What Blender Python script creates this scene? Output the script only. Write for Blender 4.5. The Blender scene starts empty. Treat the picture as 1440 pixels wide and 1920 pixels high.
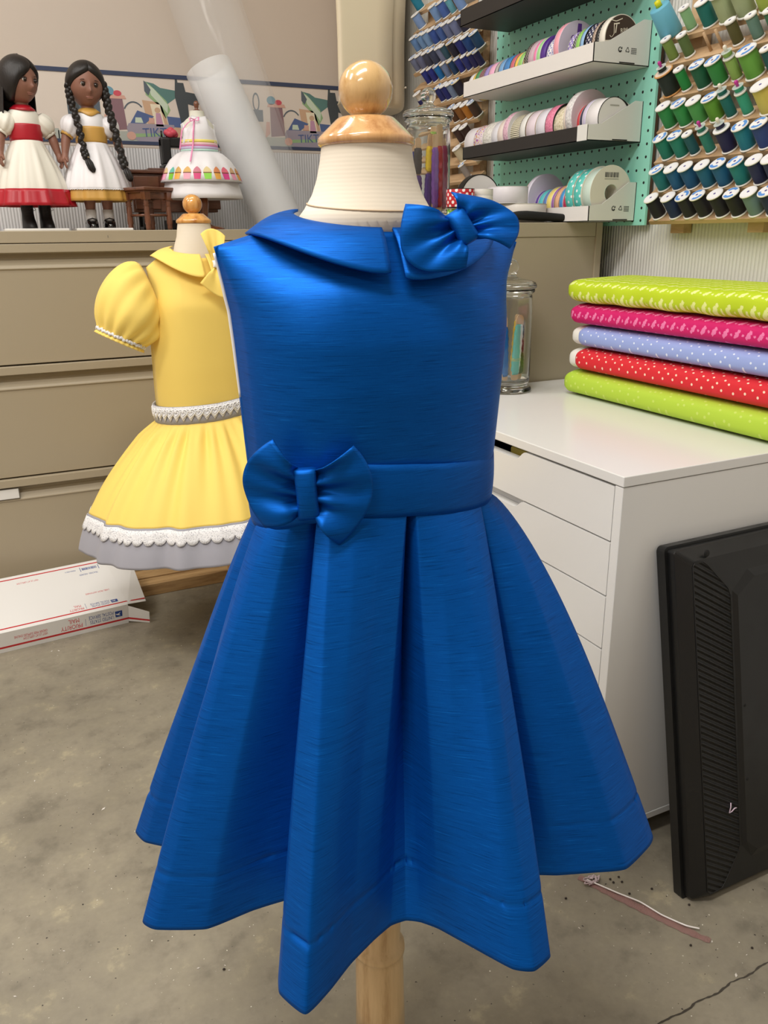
import bpy, math, random
import numpy as np
from mathutils import Vector, Matrix
S = bpy.context.scene
COL = S.collection
random.seed(7)
PI = math.pi
sin, cos = math.sin, math.cos

# ------------------------------------------------------------------ camera
F_PX, CAM_H = 1535.5, 0.985
YAW, PITCH, ROLL = math.radians(25.674), math.radians(18.721), math.radians(-0.642)
_fw = Vector((sin(YAW) * cos(PITCH), cos(YAW) * cos(PITCH), -sin(PITCH)))
_r0 = Vector((cos(YAW), -sin(YAW), 0)); _u0 = _r0.cross(_fw)
_rt = cos(ROLL) * _r0 + sin(ROLL) * _u0
_up = -sin(ROLL) * _r0 + cos(ROLL) * _u0
cam = bpy.data.objects.new('camera', bpy.data.cameras.new('camera'))
COL.objects.link(cam)
_m = Matrix((_rt, _up, -_fw)).transposed().to_4x4()
_m.translation = (0, 0, CAM_H)
cam.matrix_world = _m
cam.data.sensor_fit = 'VERTICAL'
cam.data.sensor_height = 24.0
cam.data.sensor_width = 18.0
cam.data.lens = F_PX * 24.0 / 1920.0
cam.data.clip_start = 0.02
S.camera = cam

def ray(x, y):
    return _fw + _rt * ((x - 720) / F_PX) - _up * ((y - 960) / F_PX)
def onx(x, y, X):
    d = ray(x, y); t = X / d.x
    return Vector((X, d.y * t, CAM_H + d.z * t))
def ony(x, y, Y):
    d = ray(x, y); t = Y / d.y
    return Vector((d.x * t, Y, CAM_H + d.z * t))
def onz(x, y, Z):
    d = ray(x, y); t = (Z - CAM_H) / d.z
    return Vector((d.x * t, d.y * t, Z))

# ------------------------------------------------------------------ light
S.view_settings.view_transform = 'Standard'
S.view_settings.look = 'None'
S.view_settings.exposure = -0.15
S.view_settings.gamma = 1.0
S.view_settings.use_curve_mapping = False
world = bpy.data.worlds.new('world'); S.world = world
world.use_nodes = True
world.node_tree.nodes['Background'].inputs[0].default_value = (0.9, 0.93, 1.0, 1)
world.node_tree.nodes['Background'].inputs[1].default_value = 0.10
CEIL = 2.75
LAMPS = [(-0.35, 0.30, 1.2, 0.3, 40), (-1.6, -0.9, 1.2, 0.3, 26), (-1.6, 1.1, 1.2, 0.3, 28), (-1.0, 2.2, 1.2, 0.25, 14), (0.2, 1.6, 1.2, 0.25, 12)]
for lx, ly, sx, sy, pw in LAMPS:
    ld = bpy.data.lights.new('ceiling_tube', 'AREA'); ld.shape = 'RECTANGLE'
    ld.size, ld.size_y, ld.energy = sx, sy, pw
    ld.color = (1.0, 0.965, 0.915)
    lo = bpy.data.objects.new('ceiling_tube', ld); COL.objects.link(lo)
    lo.location = (lx, ly, CEIL - 0.08)

# ------------------------------------------------------------------ materials
def lin(c):
    return tuple((v / 12.92 if v <= 0.04045 else ((v + 0.055) / 1.055) ** 2.4) for v in (x / 255.0 for x in c)) + (1.0,)
MATS = {}
def mat(name, rgb, rough=0.5, **kw):
    if name in MATS: return MATS[name]
    m = bpy.data.materials.new(name); m.use_nodes = True
    b = m.node_tree.nodes['Principled BSDF']
    b.inputs['Base Color'].default_value = lin(rgb)
    b.inputs['Roughness'].default_value = rough
    for k, v in kw.items():
        b.inputs[k.replace('_', ' ')].default_value = v
    MATS[name] = m
    return m
class NT:
    def __init__(s, m):
        s.m = m; s.t = m.node_tree; s.b = s.t.nodes['Principled BSDF']
    def n(s, ty, **kw):
        nd = s.t.nodes.new(ty)
        for k, v in kw.items():
            if k in nd.inputs.keys() if hasattr(nd.inputs, 'keys') else False: nd.inputs[k].default_value = v
            else: setattr(nd, k, v)
        return nd
    def l(s, a, b): s.t.links.new(a, b)
    def coord(s, kind='Object', scale=(1, 1, 1), rot=(0, 0, 0)):
        tc = s.n('ShaderNodeTexCoord'); mp = s.n('ShaderNodeMapping')
        mp.inputs['Scale'].default_value = scale; mp.inputs['Rotation'].default_value = rot
        s.l(tc.outputs[kind], mp.inputs['Vector'])
        return mp.outputs['Vector']
    def noise(s, vec, scale=5, detail=4, rough=0.5):
        nd = s.n('ShaderNodeTexNoise')
        nd.inputs['Scale'].default_value = scale; nd.inputs['Detail'].default_value = detail; nd.inputs['Roughness'].default_value = rough
        s.l(vec, nd.inputs['Vector']); return nd.outputs['Fac']
    def ramp(s, fac, stops):
        r = s.n('ShaderNodeValToRGB'); cr = r.color_ramp
        while len(cr.elements) < len(stops): cr.elements.new(0.5)
        for e, (p, c) in zip(cr.elements, stops):
            e.position = p; e.color = lin(c) if max(c) > 1.0 else tuple(c) + (1,)
        s.l(fac, r.inputs['Fac']); return r.outputs['Color']
    def mix(s, fac, a, b, mode='MIX'):
        x = s.n('ShaderNodeMix'); x.data_type = 'RGBA'; x.blend_type = mode
        if hasattr(fac, 'links'): s.l(fac, x.inputs[0])
        else: x.inputs[0].default_value = fac
        for v, i in ((a, 6), (b, 7)):
            if hasattr(v, 'links'): s.l(v, x.inputs[i])
            else: x.inputs[i].default_value = lin(v)
        return x.outputs[2]
    def math(s, op, a, b=0.0):
        x = s.n('ShaderNodeMath'); x.operation = op
        for v, i in ((a, 0), (b, 1)):
            if hasattr(v, 'links'): s.l(v, x.inputs[i])
            else: x.inputs[i].default_value = v
        return x.outputs[0]
    def color(s, c): s.l(c, s.b.inputs['Base Color'])
    def bump(s, h, strength=0.3, dist=0.002):
        bp = s.n('ShaderNodeBump'); bp.inputs['Strength'].default_value = strength; bp.inputs['Distance'].default_value = dist
        s.l(h, bp.inputs['Height']); s.l(bp.outputs['Normal'], s.b.inputs['Normal'])

def silk(name, rgb, hi, lo):
    m = mat(name, rgb, 0.48); t = NT(m)
    n1 = t.noise(t.coord('Object', (34, 34, 1300)), 1.0, 3, 0.6)
    n2 = t.noise(t.coord('Object', (1500, 1500, 500)), 1.0, 2)
    n3 = t.noise(t.coord('Object', (26, 26, 420)), 1.0, 2, 0.5)
    c = t.ramp(n1, [(0.26, lo), (0.46, rgb), (0.60, rgb), (0.78, hi)])
    c = t.mix(t.math('MULTIPLY', n2, 0.25), c, hi)
    st = t.ramp(n3, [(0.69, (0, 0, 0)), (0.76, (1, 1, 1))])
    c = t.mix(t.math('MULTIPLY', st, 0.22), c, hi)
    t.color(c); t.bump(t.math('ADD', n1, t.math('MULTIPLY', n3, 0.5)), 0.10, 0.0006)
    t.b.inputs['Metallic'].default_value = 0.5
    t.b.inputs['Specular Tint'].default_value = lin((120, 190, 255))
    return m
def cloth(name, rgb, rough=0.75, weave=0.10):
    m = mat(name, rgb, rough); t = NT(m)
    n = t.noise(t.coord('Object', (900, 900, 900)), 1.0, 2)
    t.bump(n, weave, 0.0006); t.b.inputs['Sheen Weight'].default_value = 0.1
    return m
def wood(name, a, b, rough=0.3, scale=(60, 60, 8), coat=0.5):
    m = mat(name, a, rough); t = NT(m)
    n = t.noise(t.coord('Object', scale), 1.0, 5, 0.65)
    t.color(t.ramp(n, [(0.32, b), (0.5, a), (0.72, tuple(min(255, x + 14) for x in a))]))
    t.b.inputs['Coat Weight'].default_value = coat; t.b.inputs['Coat Roughness'].default_value = 0.08
    return m
def dots(name, base, dot, period, radius, kind='UV', rough=0.5, jitter=0.0, yz=False):
    """regular printed dots"""
    m = mat(name, base, rough); t = NT(m)
    tc = t.n('ShaderNodeTexCoord')
    src = tc.outputs[kind]
    if yz:
        sp = t.n('ShaderNodeSeparateXYZ'); t.l(src, sp.inputs[0])
        cb = t.n('ShaderNodeCombineXYZ'); t.l(sp.outputs['Y'], cb.inputs[0]); t.l(t.math('ADD', sp.outputs['Z'], sp.outputs['X']), cb.inputs[1])
        src = cb.outputs[0]
    mp = t.n('ShaderNodeMapping'); mp.inputs['Rotation'].default_value = (0, 0, 0.785)
    mp.inputs['Scale'].default_value = (1 / period, 1 / period, 1 / period); t.l(src, mp.inputs['Vector'])
    vo = t.n('ShaderNodeTexVoronoi'); vo.voronoi_dimensions = '2D'; vo.inputs['Randomness'].default_value = jitter; vo.inputs['Scale'].default_value = 1.0
    t.l(mp.outputs[0], vo.inputs['Vector'])
    f = t.math('LESS_THAN', vo.outputs['Distance'], radius)
    t.color(t.mix(f, base, dot))
    return m
def sprigs(name, base, dot, period, rough=0.75):
    """small printed flower sprigs in rows"""
    m = mat(name, base, rough); t = NT(m)
    tc = t.n('ShaderNodeTexCoord'); sp = t.n('ShaderNodeSeparateXYZ'); t.l(tc.outputs['Object'], sp.inputs[0])
    cb = t.n('ShaderNodeCombineXYZ'); t.l(sp.outputs['Y'], cb.inputs[0]); t.l(t.math('ADD', sp.outputs['Z'], sp.outputs['X']), cb.inputs[1])
    out = None
    for (off, sc, rad) in (((0, 0, 0), 1.0, 0.17), ((0.13, -0.2, 0), 1.0, 0.13), ((-0.15, 0.14, 0), 1.0, 0.11), ((0.5, 0.02, 0), 1.0, 0.09)):
        mp = t.n('ShaderNodeMapping'); mp.inputs['Scale'].default_value = (1 / period, 1 / period * 0.9, 1); mp.inputs['Location'].default_value = off
        t.l(cb.outputs[0], mp.inputs['Vector'])
        wv = t.n('ShaderNodeTexNoise'); wv.inputs['Scale'].default_value = 7.0; t.l(mp.outputs[0], wv.inputs['Vector'])
        ad = t.n('ShaderNodeVectorMath'); ad.operation = 'MULTIPLY_ADD'; t.l(wv.outputs['Color'], ad.inputs[0]); ad.inputs[1].default_value = (0.22, 0.22, 0); t.l(mp.outputs[0], ad.inputs[2])
        vo = t.n('ShaderNodeTexVoronoi'); vo.voronoi_dimensions = '2D'; vo.inputs['Randomness'].default_value = 0; vo.inputs['Scale'].default_value = 1
        t.l(ad.outputs[0], vo.inputs['Vector'])
        f = t.math('LESS_THAN', vo.outputs['Distance'], rad)
        out = f if out is None else t.math('MAXIMUM', out, f)
    t.color(t.mix(t.math('MULTIPLY', out, 0.85), base, dot))
    return m
def glass(name, rgb=(250, 253, 252), rough=0.0, ior=1.45):
    m = mat(name, rgb, rough, Transmission_Weight=1.0, IOR=ior)
    return m
def sheet(name, rgb, alpha, rough=0.15):
    m = mat(name, rgb, rough, Alpha=alpha); return m

def corrugated(name, rgb, axis):
    m = mat(name, rgb, 0.45); t = NT(m)
    tc = t.n('ShaderNodeTexCoord'); sp = t.n('ShaderNodeSeparateXYZ'); t.l(tc.outputs['Object'], sp.inputs[0])
    w = t.math('SINE', t.math('MULTIPLY', sp.outputs[axis], 2 * PI / 0.0088))
    t.bump(w, 0.5, 0.0016)
    t.color(t.mix(t.math('MULTIPLY', t.math('ADD', w, 1.0), 0.10), rgb, tuple(int(x * 0.72) for x in rgb)))
    return m

# ------------------------------------------------------------------ mesh building
class MB:
    def __init__(s):
        s.v, s.f, s.mi, s.sm, s.uv = [], [], [], [], []
    def add(s, vs, fs, m=0, smooth=True, uv=None, T=None):
        o = len(s.v)
        if T is not None: vs = [T @ Vector(p) for p in vs]
        s.v += [tuple(p) for p in vs]
        s.uv += list(uv) if uv is not None else [(0, 0)] * len(vs)
        for f in fs:
            s.f.append(tuple(i + o for i in f)); s.mi.append(m); s.sm.append(smooth)
        return s
    def box(s, c, d, m=0, T=None):
        x, y, z = (k / 2 for k in d)
        vs = [(c[0] + a * x, c[1] + b * y, c[2] + e * z) for a in (-1, 1) for b in (-1, 1) for e in (-1, 1)]
        return s.add(vs, [(0, 1, 3, 2), (4, 6, 7, 5), (0, 4, 5, 1), (2, 3, 7, 6), (0, 2, 6, 4), (1, 5, 7, 3)], m, False, None, T)
    def span(s, a, b, m=0):
        return s.box([(p + q) / 2 for p, q in zip(a, b)], [abs(q - p) for p, q in zip(a, b)], m)
    def grid(s, rows, close=False, m=0, smooth=True, T=None, uv=None, flip=False):
        R, C = len(rows), len(rows[0])
        vs = [p for r in rows for p in r]
        fs = []
        for i in range(R - 1):
            for j in range(C if close else C - 1):
                k = (j + 1) % C
                q = (i * C + j, i * C + k, (i + 1) * C + k, (i + 1) * C + j)
                fs.append(q[::-1] if flip else q)
        if uv is None: uv = [(j / max(1, C - 1), i / max(1, R - 1)) for i in range(R) for j in range(C)]
        return s.add(vs, fs, m, smooth, uv, T)
    def lathe(s, prof, n=32, m=0, T=None, sx=1.0, sy=1.0, smooth=True, a0=0.0, a1=2 * PI):
        full = abs(a1 - a0 - 2 * PI) < 1e-6
        L = 0.0; rows = []; uv = []
        for i, (r, z) in enumerate(prof):
            if i: L += math.hypot(r - prof[i - 1][0], z - prof[i - 1][1])
            row = []
            for j in range(n + 1):
                a = a0 + (a1 - a0) * j / n
                row.append((r * sx * cos(a), r * sy * sin(a), z)); uv.append((max(r, 1e-4) * a, L))
            rows.append(row)
        return s.grid(rows, False, m, smooth, T, uv)
    def tube(s, path, rad, n=10, m=0, caps=True, T=None):
        path = [Vector(p) for p in path]
        if not hasattr(rad, '__len__'): rad = [rad] * len(path)
        rows = []; nrm = None
        for i, p in enumerate(path):
            d = (path[min(i + 1, len(path) - 1)] - path[max(i - 1, 0)]).normalized()
            if nrm is None:
                nrm = d.orthogonal().normalized()
            nrm = (nrm - d * nrm.dot(d)).normalized()
            b = d.cross(nrm)
            rows.append([p + (nrm * cos(2 * PI * j / n) + b * sin(2 * PI * j / n)) * rad[i] for j in range(n)])
        if caps:
            rows = [[path[0]] * n] + rows + [[path[-1]] * n]
        return s.grid(rows, True, m, True, T)
    def ball(s, c, r, n=20, m=0, T=None):
        rr = r if hasattr(r, '__len__') else (r, r, r)
        rows = []
        for i in range(n // 2 + 1):
            e = PI * i / (n // 2) - PI / 2
            rows.append([(c[0] + rr[0] * cos(e) * cos(2 * PI * j / n), c[1] + rr[1] * cos(e) * sin(2 * PI * j / n), c[2] + rr[2] * sin(e)) for j in range(n)])
        return s.grid(rows, True, m, True, T)
    def prism(s, poly, h, m=0, T=None, smooth=False, m_side=None):
        """poly in local xy, extruded along z from 0 to h"""
        n = len(poly)
        vs = [(x, y, 0) for x, y in poly] + [(x, y, h) for x, y in poly]
        s.add(vs, [tuple(range(n))[::-1], tuple(range(n, 2 * n))], m, False, [(p[0], p[1]) for p in vs], T)
        return s.add(vs, [(i, (i + 1) % n, n + (i + 1) % n, n + i) for i in range(n)], m if m_side is None else m_side, smooth, None, T)
    def build(s, name, mats, parent=None, world=True, bevel=0.0, solid=0.0, offset=0.0, sub=0, origin=None, merge=False):
        off = Vector((0, 0, 0))
        if parent is not None:
            if world: off = total_loc(parent)
        elif origin is not None: off = Vector(origin)
        me = bpy.data.meshes.new(name)
        vs = [(p[0] - off.x, p[1] - off.y, p[2] - off.z) for p in s.v]
        me.from_pydata(vs, [], s.f)
        if not isinstance(mats, (list, tuple)): mats = [mats]
        for x in mats: me.materials.append(x)
        me.polygons.foreach_set('material_index', s.mi)
        me.polygons.foreach_set('use_smooth', s.sm)
        ul = me.uv_layers.new(name='UVMap')
        li = np.zeros(len(me.loops), dtype=np.int32); me.loops.foreach_get('vertex_index', li)
        ul.data.foreach_set('uv', np.array(s.uv, dtype=np.float32)[li].ravel())
        me.validate(); me.update()
        o = bpy.data.objects.new(name, me); COL.objects.link(o)
        if parent is not None: o.parent = parent
        elif origin is not None: o.location = off
        if merge:
            w = o.modifiers.new('weld', 'WELD'); w.merge_threshold = 1e-5
        if solid:
            md = o.modifiers.new('solid', 'SOLIDIFY'); md.thickness = solid; md.offset = offset
        if bevel:
            md = o.modifiers.new('bevel', 'BEVEL'); md.width = bevel; md.segments = 2; md.limit_method = 'ANGLE'; md.angle_limit = 0.6
        if sub:
            md = o.modifiers.new('sub', 'SUBSURF'); md.levels = sub; md.render_levels = sub
        return o
def total_loc(o):
    v = Vector((0, 0, 0))
    while o is not None:
        v = v + o.location; o = o.parent
    return v
def tag(o, label=None, cat=None, group=None, kind=None):
    if label: o['label'] = label
    if cat: o['category'] = cat
    if group: o['group'] = group
    if kind: o['kind'] = kind
    return o
def thing(name, loc, label, cat, group=None):
    o = bpy.data.objects.new(name, None); COL.objects.link(o)
    o.location = loc; o.empty_display_size = 0.02
    return tag(o, label, cat, group)
def struct(o): o['kind'] = 'structure'; return o
def copy_tree(o, parent=None):
    c = o.copy(); COL.objects.link(c)
    if parent is not None: c.parent = parent
    for ch in list(o.children): copy_tree(ch, c)
    return c
def setmat(o, m, slot=0):
    o.material_slots[slot].link = 'OBJECT'; o.material_slots[slot].material = m
def text_mesh(txt, size, m, T, parent=None, name='lettering', depth=0.0002, align='CENTER', shear=0.0, world=True, sx=1.0):
    cu = bpy.data.curves.new('t', 'FONT'); cu.body = txt; cu.size = size; cu.align_x = align; cu.align_y = 'CENTER'; cu.extrude = depth; cu.shear = shear; cu.resolution_u = 3
    cu.space_line = 0.9
    to = bpy.data.objects.new('t', cu); COL.objects.link(to)
    dg = bpy.context.evaluated_depsgraph_get()
    me = bpy.data.meshes.new_from_object(to.evaluated_get(dg))
    bpy.data.objects.remove(to)
    me.transform(T @ Matrix.Diagonal((sx, 1, 1, 1)))
    if parent is not None and world: me.transform(Matrix.Translation(-total_loc(parent)))
    me.materials.clear(); me.materials.append(m); me.name = name
    o = bpy.data.objects.new(name, me); COL.objects.link(o)
    if parent is not None: o.parent = parent
    return o
def frame(origin, ex, ey):
    ex = Vector(ex).normalized(); ey = Vector(ey); ey = (ey - ex * ey.dot(ex)).normalized(); ez = ex.cross(ey)
    T = Matrix((ex, ey, ez)).transposed().to_4x4(); T.translation = origin
    return T
def align_z(origin, z, xhint=(0, 1, 0)):
    z = Vector(z).normalized(); x = Vector(xhint); x = (x - z * x.dot(z)).normalized()
    T = Matrix((x, z.cross(x), z)).transposed().to_4x4(); T.translation = origin
    return T
def lerp(a, b, t): return a + (b - a) * t
def interp(x, xs, ys): return float(np.interp(x, xs, ys))
def sstep(a, b, x):
    t = min(1, max(0, (x - a) / (b - a))); return t * t * (3 - 2 * t)
def catmull(pts, n, closed=True):
    """resample a closed/open polyline of N-dim points with a centripetal-like spline, n samples per span"""
    P = [np.array(p, float) for p in pts]; N = len(P); out = []
    spans = N if closed else N - 1
    for i in range(spans):
        g = (lambda k: P[k % N]) if closed else (lambda k: P[min(max(k, 0), N - 1)])
        p0, p1, p2, p3 = g(i - 1), g(i), g(i + 1), g(i + 2)
        k = 0.25
        m1 = (p2 - p0) * k; m2 = (p3 - p1) * k
        d = np.linalg.norm(p2 - p1)
        for mm in (m1, m2):
            L = np.linalg.norm(mm)
            if L > d: mm *= d / L
        for j in range(n):
            t = j / n; t2, t3 = t * t, t * t * t
            out.append((2 * t3 - 3 * t2 + 1) * p1 + (t3 - 2 * t2 + t) * m1 + (-2 * t3 + 3 * t2) * p2 + (t3 - t2) * m2)
    if not closed: out.append(P[-1])
    return out
ORD = ['first', 'second', 'third', 'fourth', 'fifth', 'sixth', 'seventh', 'eighth', 'ninth', 'tenth', 'eleventh', 'twelfth', 'thirteenth', 'fourteenth', 'fifteenth', 'sixteenth', 'seventeenth', 'eighteenth', 'nineteenth', 'twentieth', 'twenty-first', 'twenty-second', 'twenty-third', 'twenty-fourth', 'twenty-fifth', 'twenty-sixth']
# ------------------------------------------------------------------ the setting
XW, YB = 1.345, 2.86
wall_white = corrugated('white ribbed panel', (226, 226, 222), 'Y')
wall_white_x = corrugated('white ribbed wainscot', (222, 223, 226), 'X')
paint = mat('beige wall paint', (206, 193, 181), 0.7)
t = NT(paint); t.bump(t.noise(t.coord('Object', (120, 120, 120)), 1, 3), 0.08, 0.001)
concrete = mat('stained concrete', (140, 132, 115), 0.5); t = NT(concrete)
n1 = t.noise(t.coord('Object', (3.2, 3.2, 3.2)), 1, 6, 0.62); n2 = t.noise(t.coord('Object', (14, 14, 14)), 1, 6, 0.65); n3 = t.noise(t.coord('Object', (90, 90, 90)), 1, 3, 0.6)
c = t.ramp(n1, [(0.30, (112, 106, 92)), (0.5, (150, 143, 126)), (0.70, (174, 165, 144))])
c2 = t.ramp(n2, [(0.32, (98, 92, 80)), (0.47, (146, 138, 122)), (0.60, (156, 148, 128)), (0.68, (196, 184, 152))])
c = t.mix(0.5, c, c2)
c = t.mix(t.math('MULTIPLY', n3, 0.35), c, (96, 90, 78))
sp_ = t.noise(t.coord('Object', (210, 210, 210)), 1, 1)
c = t.mix(t.ramp(sp_, [(0.76, (0, 0, 0)), (0.79, (1, 1, 1))]), c, (222, 218, 205))
sp2 = t.noise(t.coord('Object', (160, 160, 163)), 1, 1)
c = t.mix(t.ramp(sp2, [(0.22, (1, 1, 1)), (0.25, (0, 0, 0))]), c, (48, 42, 38))
t.color(c); t.bump(n2, 0.15, 0.002)
struct(MB().span((-2.6, -2.6, -0.1), (XW, YB, 0)).build('floor', concrete))
struct(MB().span((XW, -2.6, -0.1), (XW + 0.1, YB + 0.1, CEIL)).build('wall_right', wall_white))
b = MB(); b.span((-2.6, YB, 1.25), (XW, YB + 0.1, CEIL), 0); b.span((-2.6, YB, -0.1), (XW, YB + 0.1, 1.25), 1)
struct(b.build('wall_back', [paint, wall_white_x]))
struct(MB().span((-2.7, -2.6, -0.1), (-2.6, YB + 0.1, CEIL)).build('wall_left', paint))
struct(MB().span((-2.7, -2.7, -0.1), (XW + 0.1, -2.6, CEIL)).build('wall_front', paint))
struct(MB().span((-2.7, -2.7, CEIL), (XW + 0.1, YB + 0.1, CEIL + 0.1)).build('ceiling', mat('ceiling white', (235, 233, 228), 0.8)))

# expansion crack across the concrete
b = MB(); pts = []
p0, p1 = onz(1230, 1925, 0), onz(1450, 1800, 0)
dv = (p1 - p0); nv = Vector((-dv.y, dv.x, 0)).normalized(); L = []; 
for i in range(-24, 70):
    q = p0 + dv * (i / 40) + nv * (0.0016 * sin(i * 0.55) + random.uniform(-0.0008, 0.0008)); w = random.uniform(0.0005, 0.0017)
    L.append((q + nv * w, q - nv * w))
b.grid([[Vector((a.x, a.y, 0.0006)) for a, _ in L], [Vector((c_.x, c_.y, 0.0006)) for _, c_ in L]], m=0, flip=True)
struct(b.build('trim_2', mat('crack dirt', (66, 60, 52), 0.9)))

# wallpaper border with its repeating sewing print
ZB0, ZB1 = 1.253, 1.462
navy = mat('border navy', (58, 68, 96), 0.7)
pr = {k: mat('print ' + k, v, 0.75) for k, v in dict(paper=(222, 210, 199), dark=(72, 78, 82), slate=(92, 102, 112), teal=(92, 130, 126), green=(150, 182, 134), pale=(202, 216, 196), lilac=(160, 152, 166), blue=(86, 104, 150), pink=(214, 168, 152), peach=(206, 170, 140), cream=(236, 224, 198), rose=(196, 150, 176), plum=(140, 108, 116), red=(206, 84, 98), floor=(176, 180, 172), aqua=(108, 154, 174)).items()}
PK = list(pr)
b = MB(); YF = YB - 0.0006
def poly(pts, col, lay):
    n_ = len(pts)
    b.add([(x, YF - 0.00015 * lay, z) for x, z in pts], [tuple(range(n_))], PK.index(col), False)
b.add([(-2.6, YF, ZB0), (XW, YF, ZB0), (XW, YF, ZB1), (-2.6, YF, ZB1)], [(0, 1, 2, 3)], 0, False)
poly([(-2.6, ZB0), (XW, ZB0), (XW, ZB0 + 0.009), (-2.6, ZB0 + 0.009)], 'paper', 1)
def ell(cx, cz, rx, rz, col, lay, a0=0, a1=360, n=20):
    poly([(cx + rx * cos(math.radians(a)), cz + rz * sin(math.radians(a))) for a in np.linspace(a0, a1, n)], col, lay)
def repeat(x0):
    X = lambda u: x0 + u; Z = lambda w: ZB0 + w
    P = lambda pts, c_, l_: poly([(X(u), Z(w)) for u, w in pts], c_, l_)
    PC = lambda pts, c_, l_: P([(.007 + (u - .045) * .66, w) for u, w in pts], c_, l_)
    PM = lambda pts, c_, l_: P([(u - .070, w) for u, w in pts], c_, l_)
    PF = lambda pts, c_, l_: P([(.012 + (u - .03) * .6, w) for u, w in pts], c_, l_)
    P([(-.26, .012), (.26, .012), (.26, .045), (.12, .05), (-.05, .045), (-.26, .04)], 'floor', 1)
    PC([(.045, .188), (.06, .178), (.15, .128), (.20, .15), (.21, .165), (.12, .172), (.09, .183)], 'teal', 2)                # draped cloth
    PC([(.045, .19), (.05, .15), (.10, .125), (.135, .085), (.16, .11), (.145, .135), (.075, .178)], 'green', 3)
    PC([(.06, .182), (.075, .15), (.12, .12), (.145, .10), (.15, .125), (.09, .168)], 'pale', 4)
    PC([(.045, .19), (.045, .16), (.062, .148), (.075, .165), (.055, .185)], 'slate', 5)
    PM([(.175, .205), (.18, .205), (.182, .19), (.20, .19), (.205, .165), (.245, .16), (.26, .14), (.235, .125), (.21, .13), (.21, .075), (.185, .07), (.17, .15)], 'dark', 5)  # machine
    PM([(.14, .092), (.26, .085), (.26, .06), (.145, .062)], 'blue', 4)
    PF([(.005, .135), (.10, .13), (.14, .05), (.03, .05)], 'peach', 3)
    PF([(.045, .125), (.095, .125), (.115, .055), (.065, .055)], 'cream', 5)
    ell(X(.042), Z(.108), .009, .008, 'peach', 6); P([(.036, .10), (.050, .10), (.058, .062), (.034, .062)], 'rose', 6)
    ell(X(.018), Z(.055), .075, .045, 'lilac', 6, 180, 360); P([(-.057, .055), (.093, .055), (.09, .068), (-.05, .068)], 'lilac', 6)
    P([(-.045, .068), (.0, .068), (.03, .09), (-.02, .105)], 'blue', 6); P([(-.03, .07), (-.005, .07), (-.01, .085), (-.028, .085)], 'pale', 7); P([(.012, .07), (.03, .07), (.03, .084), (.014, .086)], 'pink', 7)
    for a in range(40, 150, 8):
        q = math.radians(a); q2 = math.radians(a + 8)
        P([(-.03 + .034 * cos(q), .09 + .04 * sin(q)), (-.03 + .034 * cos(q2), .09 + .04 * sin(q2)), (-.03 + .030 * cos(q2), .09 + .036 * sin(q2)), (-.03 + .030 * cos(q), .09 + .036 * sin(q))], 'slate', 5)
    P([(-.045, .028), (.06, .034), (.10, .045), (.04, .042), (-.045, .038)], 'green', 7); ell(X(-.045), Z(.032), .014, .012, 'pink', 8); ell(X(.10), Z(.045), .022, .016, 'peach', 7)
    P([(-.105, .135), (-.062, .135), (-.055, .05), (-.105, .045)], 'plum', 4); P([(-.115, .135), (-.05, .135), (-.055, .145), (-.11, .145)], 'pink', 5)
    ell(X(-.10), Z(.155), .015, .013, 'aqua', 5); ell(X(-.075), Z(.15), .012, .008, 'red', 6)
    P([(-.225, .15), (-.185, .15), (-.175, .09), (-.195, .01), (-.225, .01)], 'slate', 4); P([(-.215, .14), (-.195, .14), (-.19, .09), (-.212, .09)], 'dark', 5)
    P([(-.165, .125), (-.13, .125), (-.13, .09), (-.165, .09)], 'slate', 4)
    for a in range(0, 360, 20):
        q = math.radians(a); q2 = math.radians(a + 20)
        P([(-.152 + .012 * cos(q), .148 + .028 * sin(q)), (-.152 + .012 * cos(q2), .148 + .028 * sin(q2)), (-.152 + .008 * cos(q2), .148 + .022 * sin(q2)), (-.152 + .008 * cos(q), .148 + .022 * sin(q))], 'slate', 5)
    P([(-.12, .09), (-.108, .09), (-.108, .055), (-.125, .04)], 'pink', 6)
    P([(.155, .055), (.175, .06), (.185, .04), (.165, .03)], 'red', 7)
for k in range(-5, 3): repeat(0.560 + 0.517 * k)
border = b.build('trim_1', [pr[k] for k in PK]); struct(border)
b = MB()
for z0, z1 in ((ZB1 - 0.010, ZB1 + 0.002), (ZB0 + 0.007, ZB0 + 0.017)): b.span((-2.6, YB - 0.0028, z0), (XW, YB - 0.0004, z1))
o = b.build('trim_3', navy); struct(o)
for k in range(-1, 3):
    o = text_mesh('TIKT', 0.036, pr['blue'], frame((0.560 + 0.517 * k + 0.028, YF - 0.0016, ZB0 + 0.043), (1, 0, 0.05), (0, 0, 1)), border, 'lettering', 0.0001, world=True)

# slotted shelf standard on the right wall
b = MB()
b.span((XW - 0.012, 1.60, 0.0), (XW, 1.627, 2.2), 0)
for k in range(120): b.span((XW - 0.0126, 1.610, 0.02 + k * 0.018), (XW - 0.0118, 1.617, 0.031 + k * 0.018), 1)
tag(b.build('shelf_standard', [mat('galvanised', (150, 150, 150), 0.4, Metallic=0.7), mat('slot black', (25, 25, 25), 0.8)], origin=(XW, 1.61, 0)), 'narrow slotted metal shelf standard running up the white ribbed wall', 'shelf standard')

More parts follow.
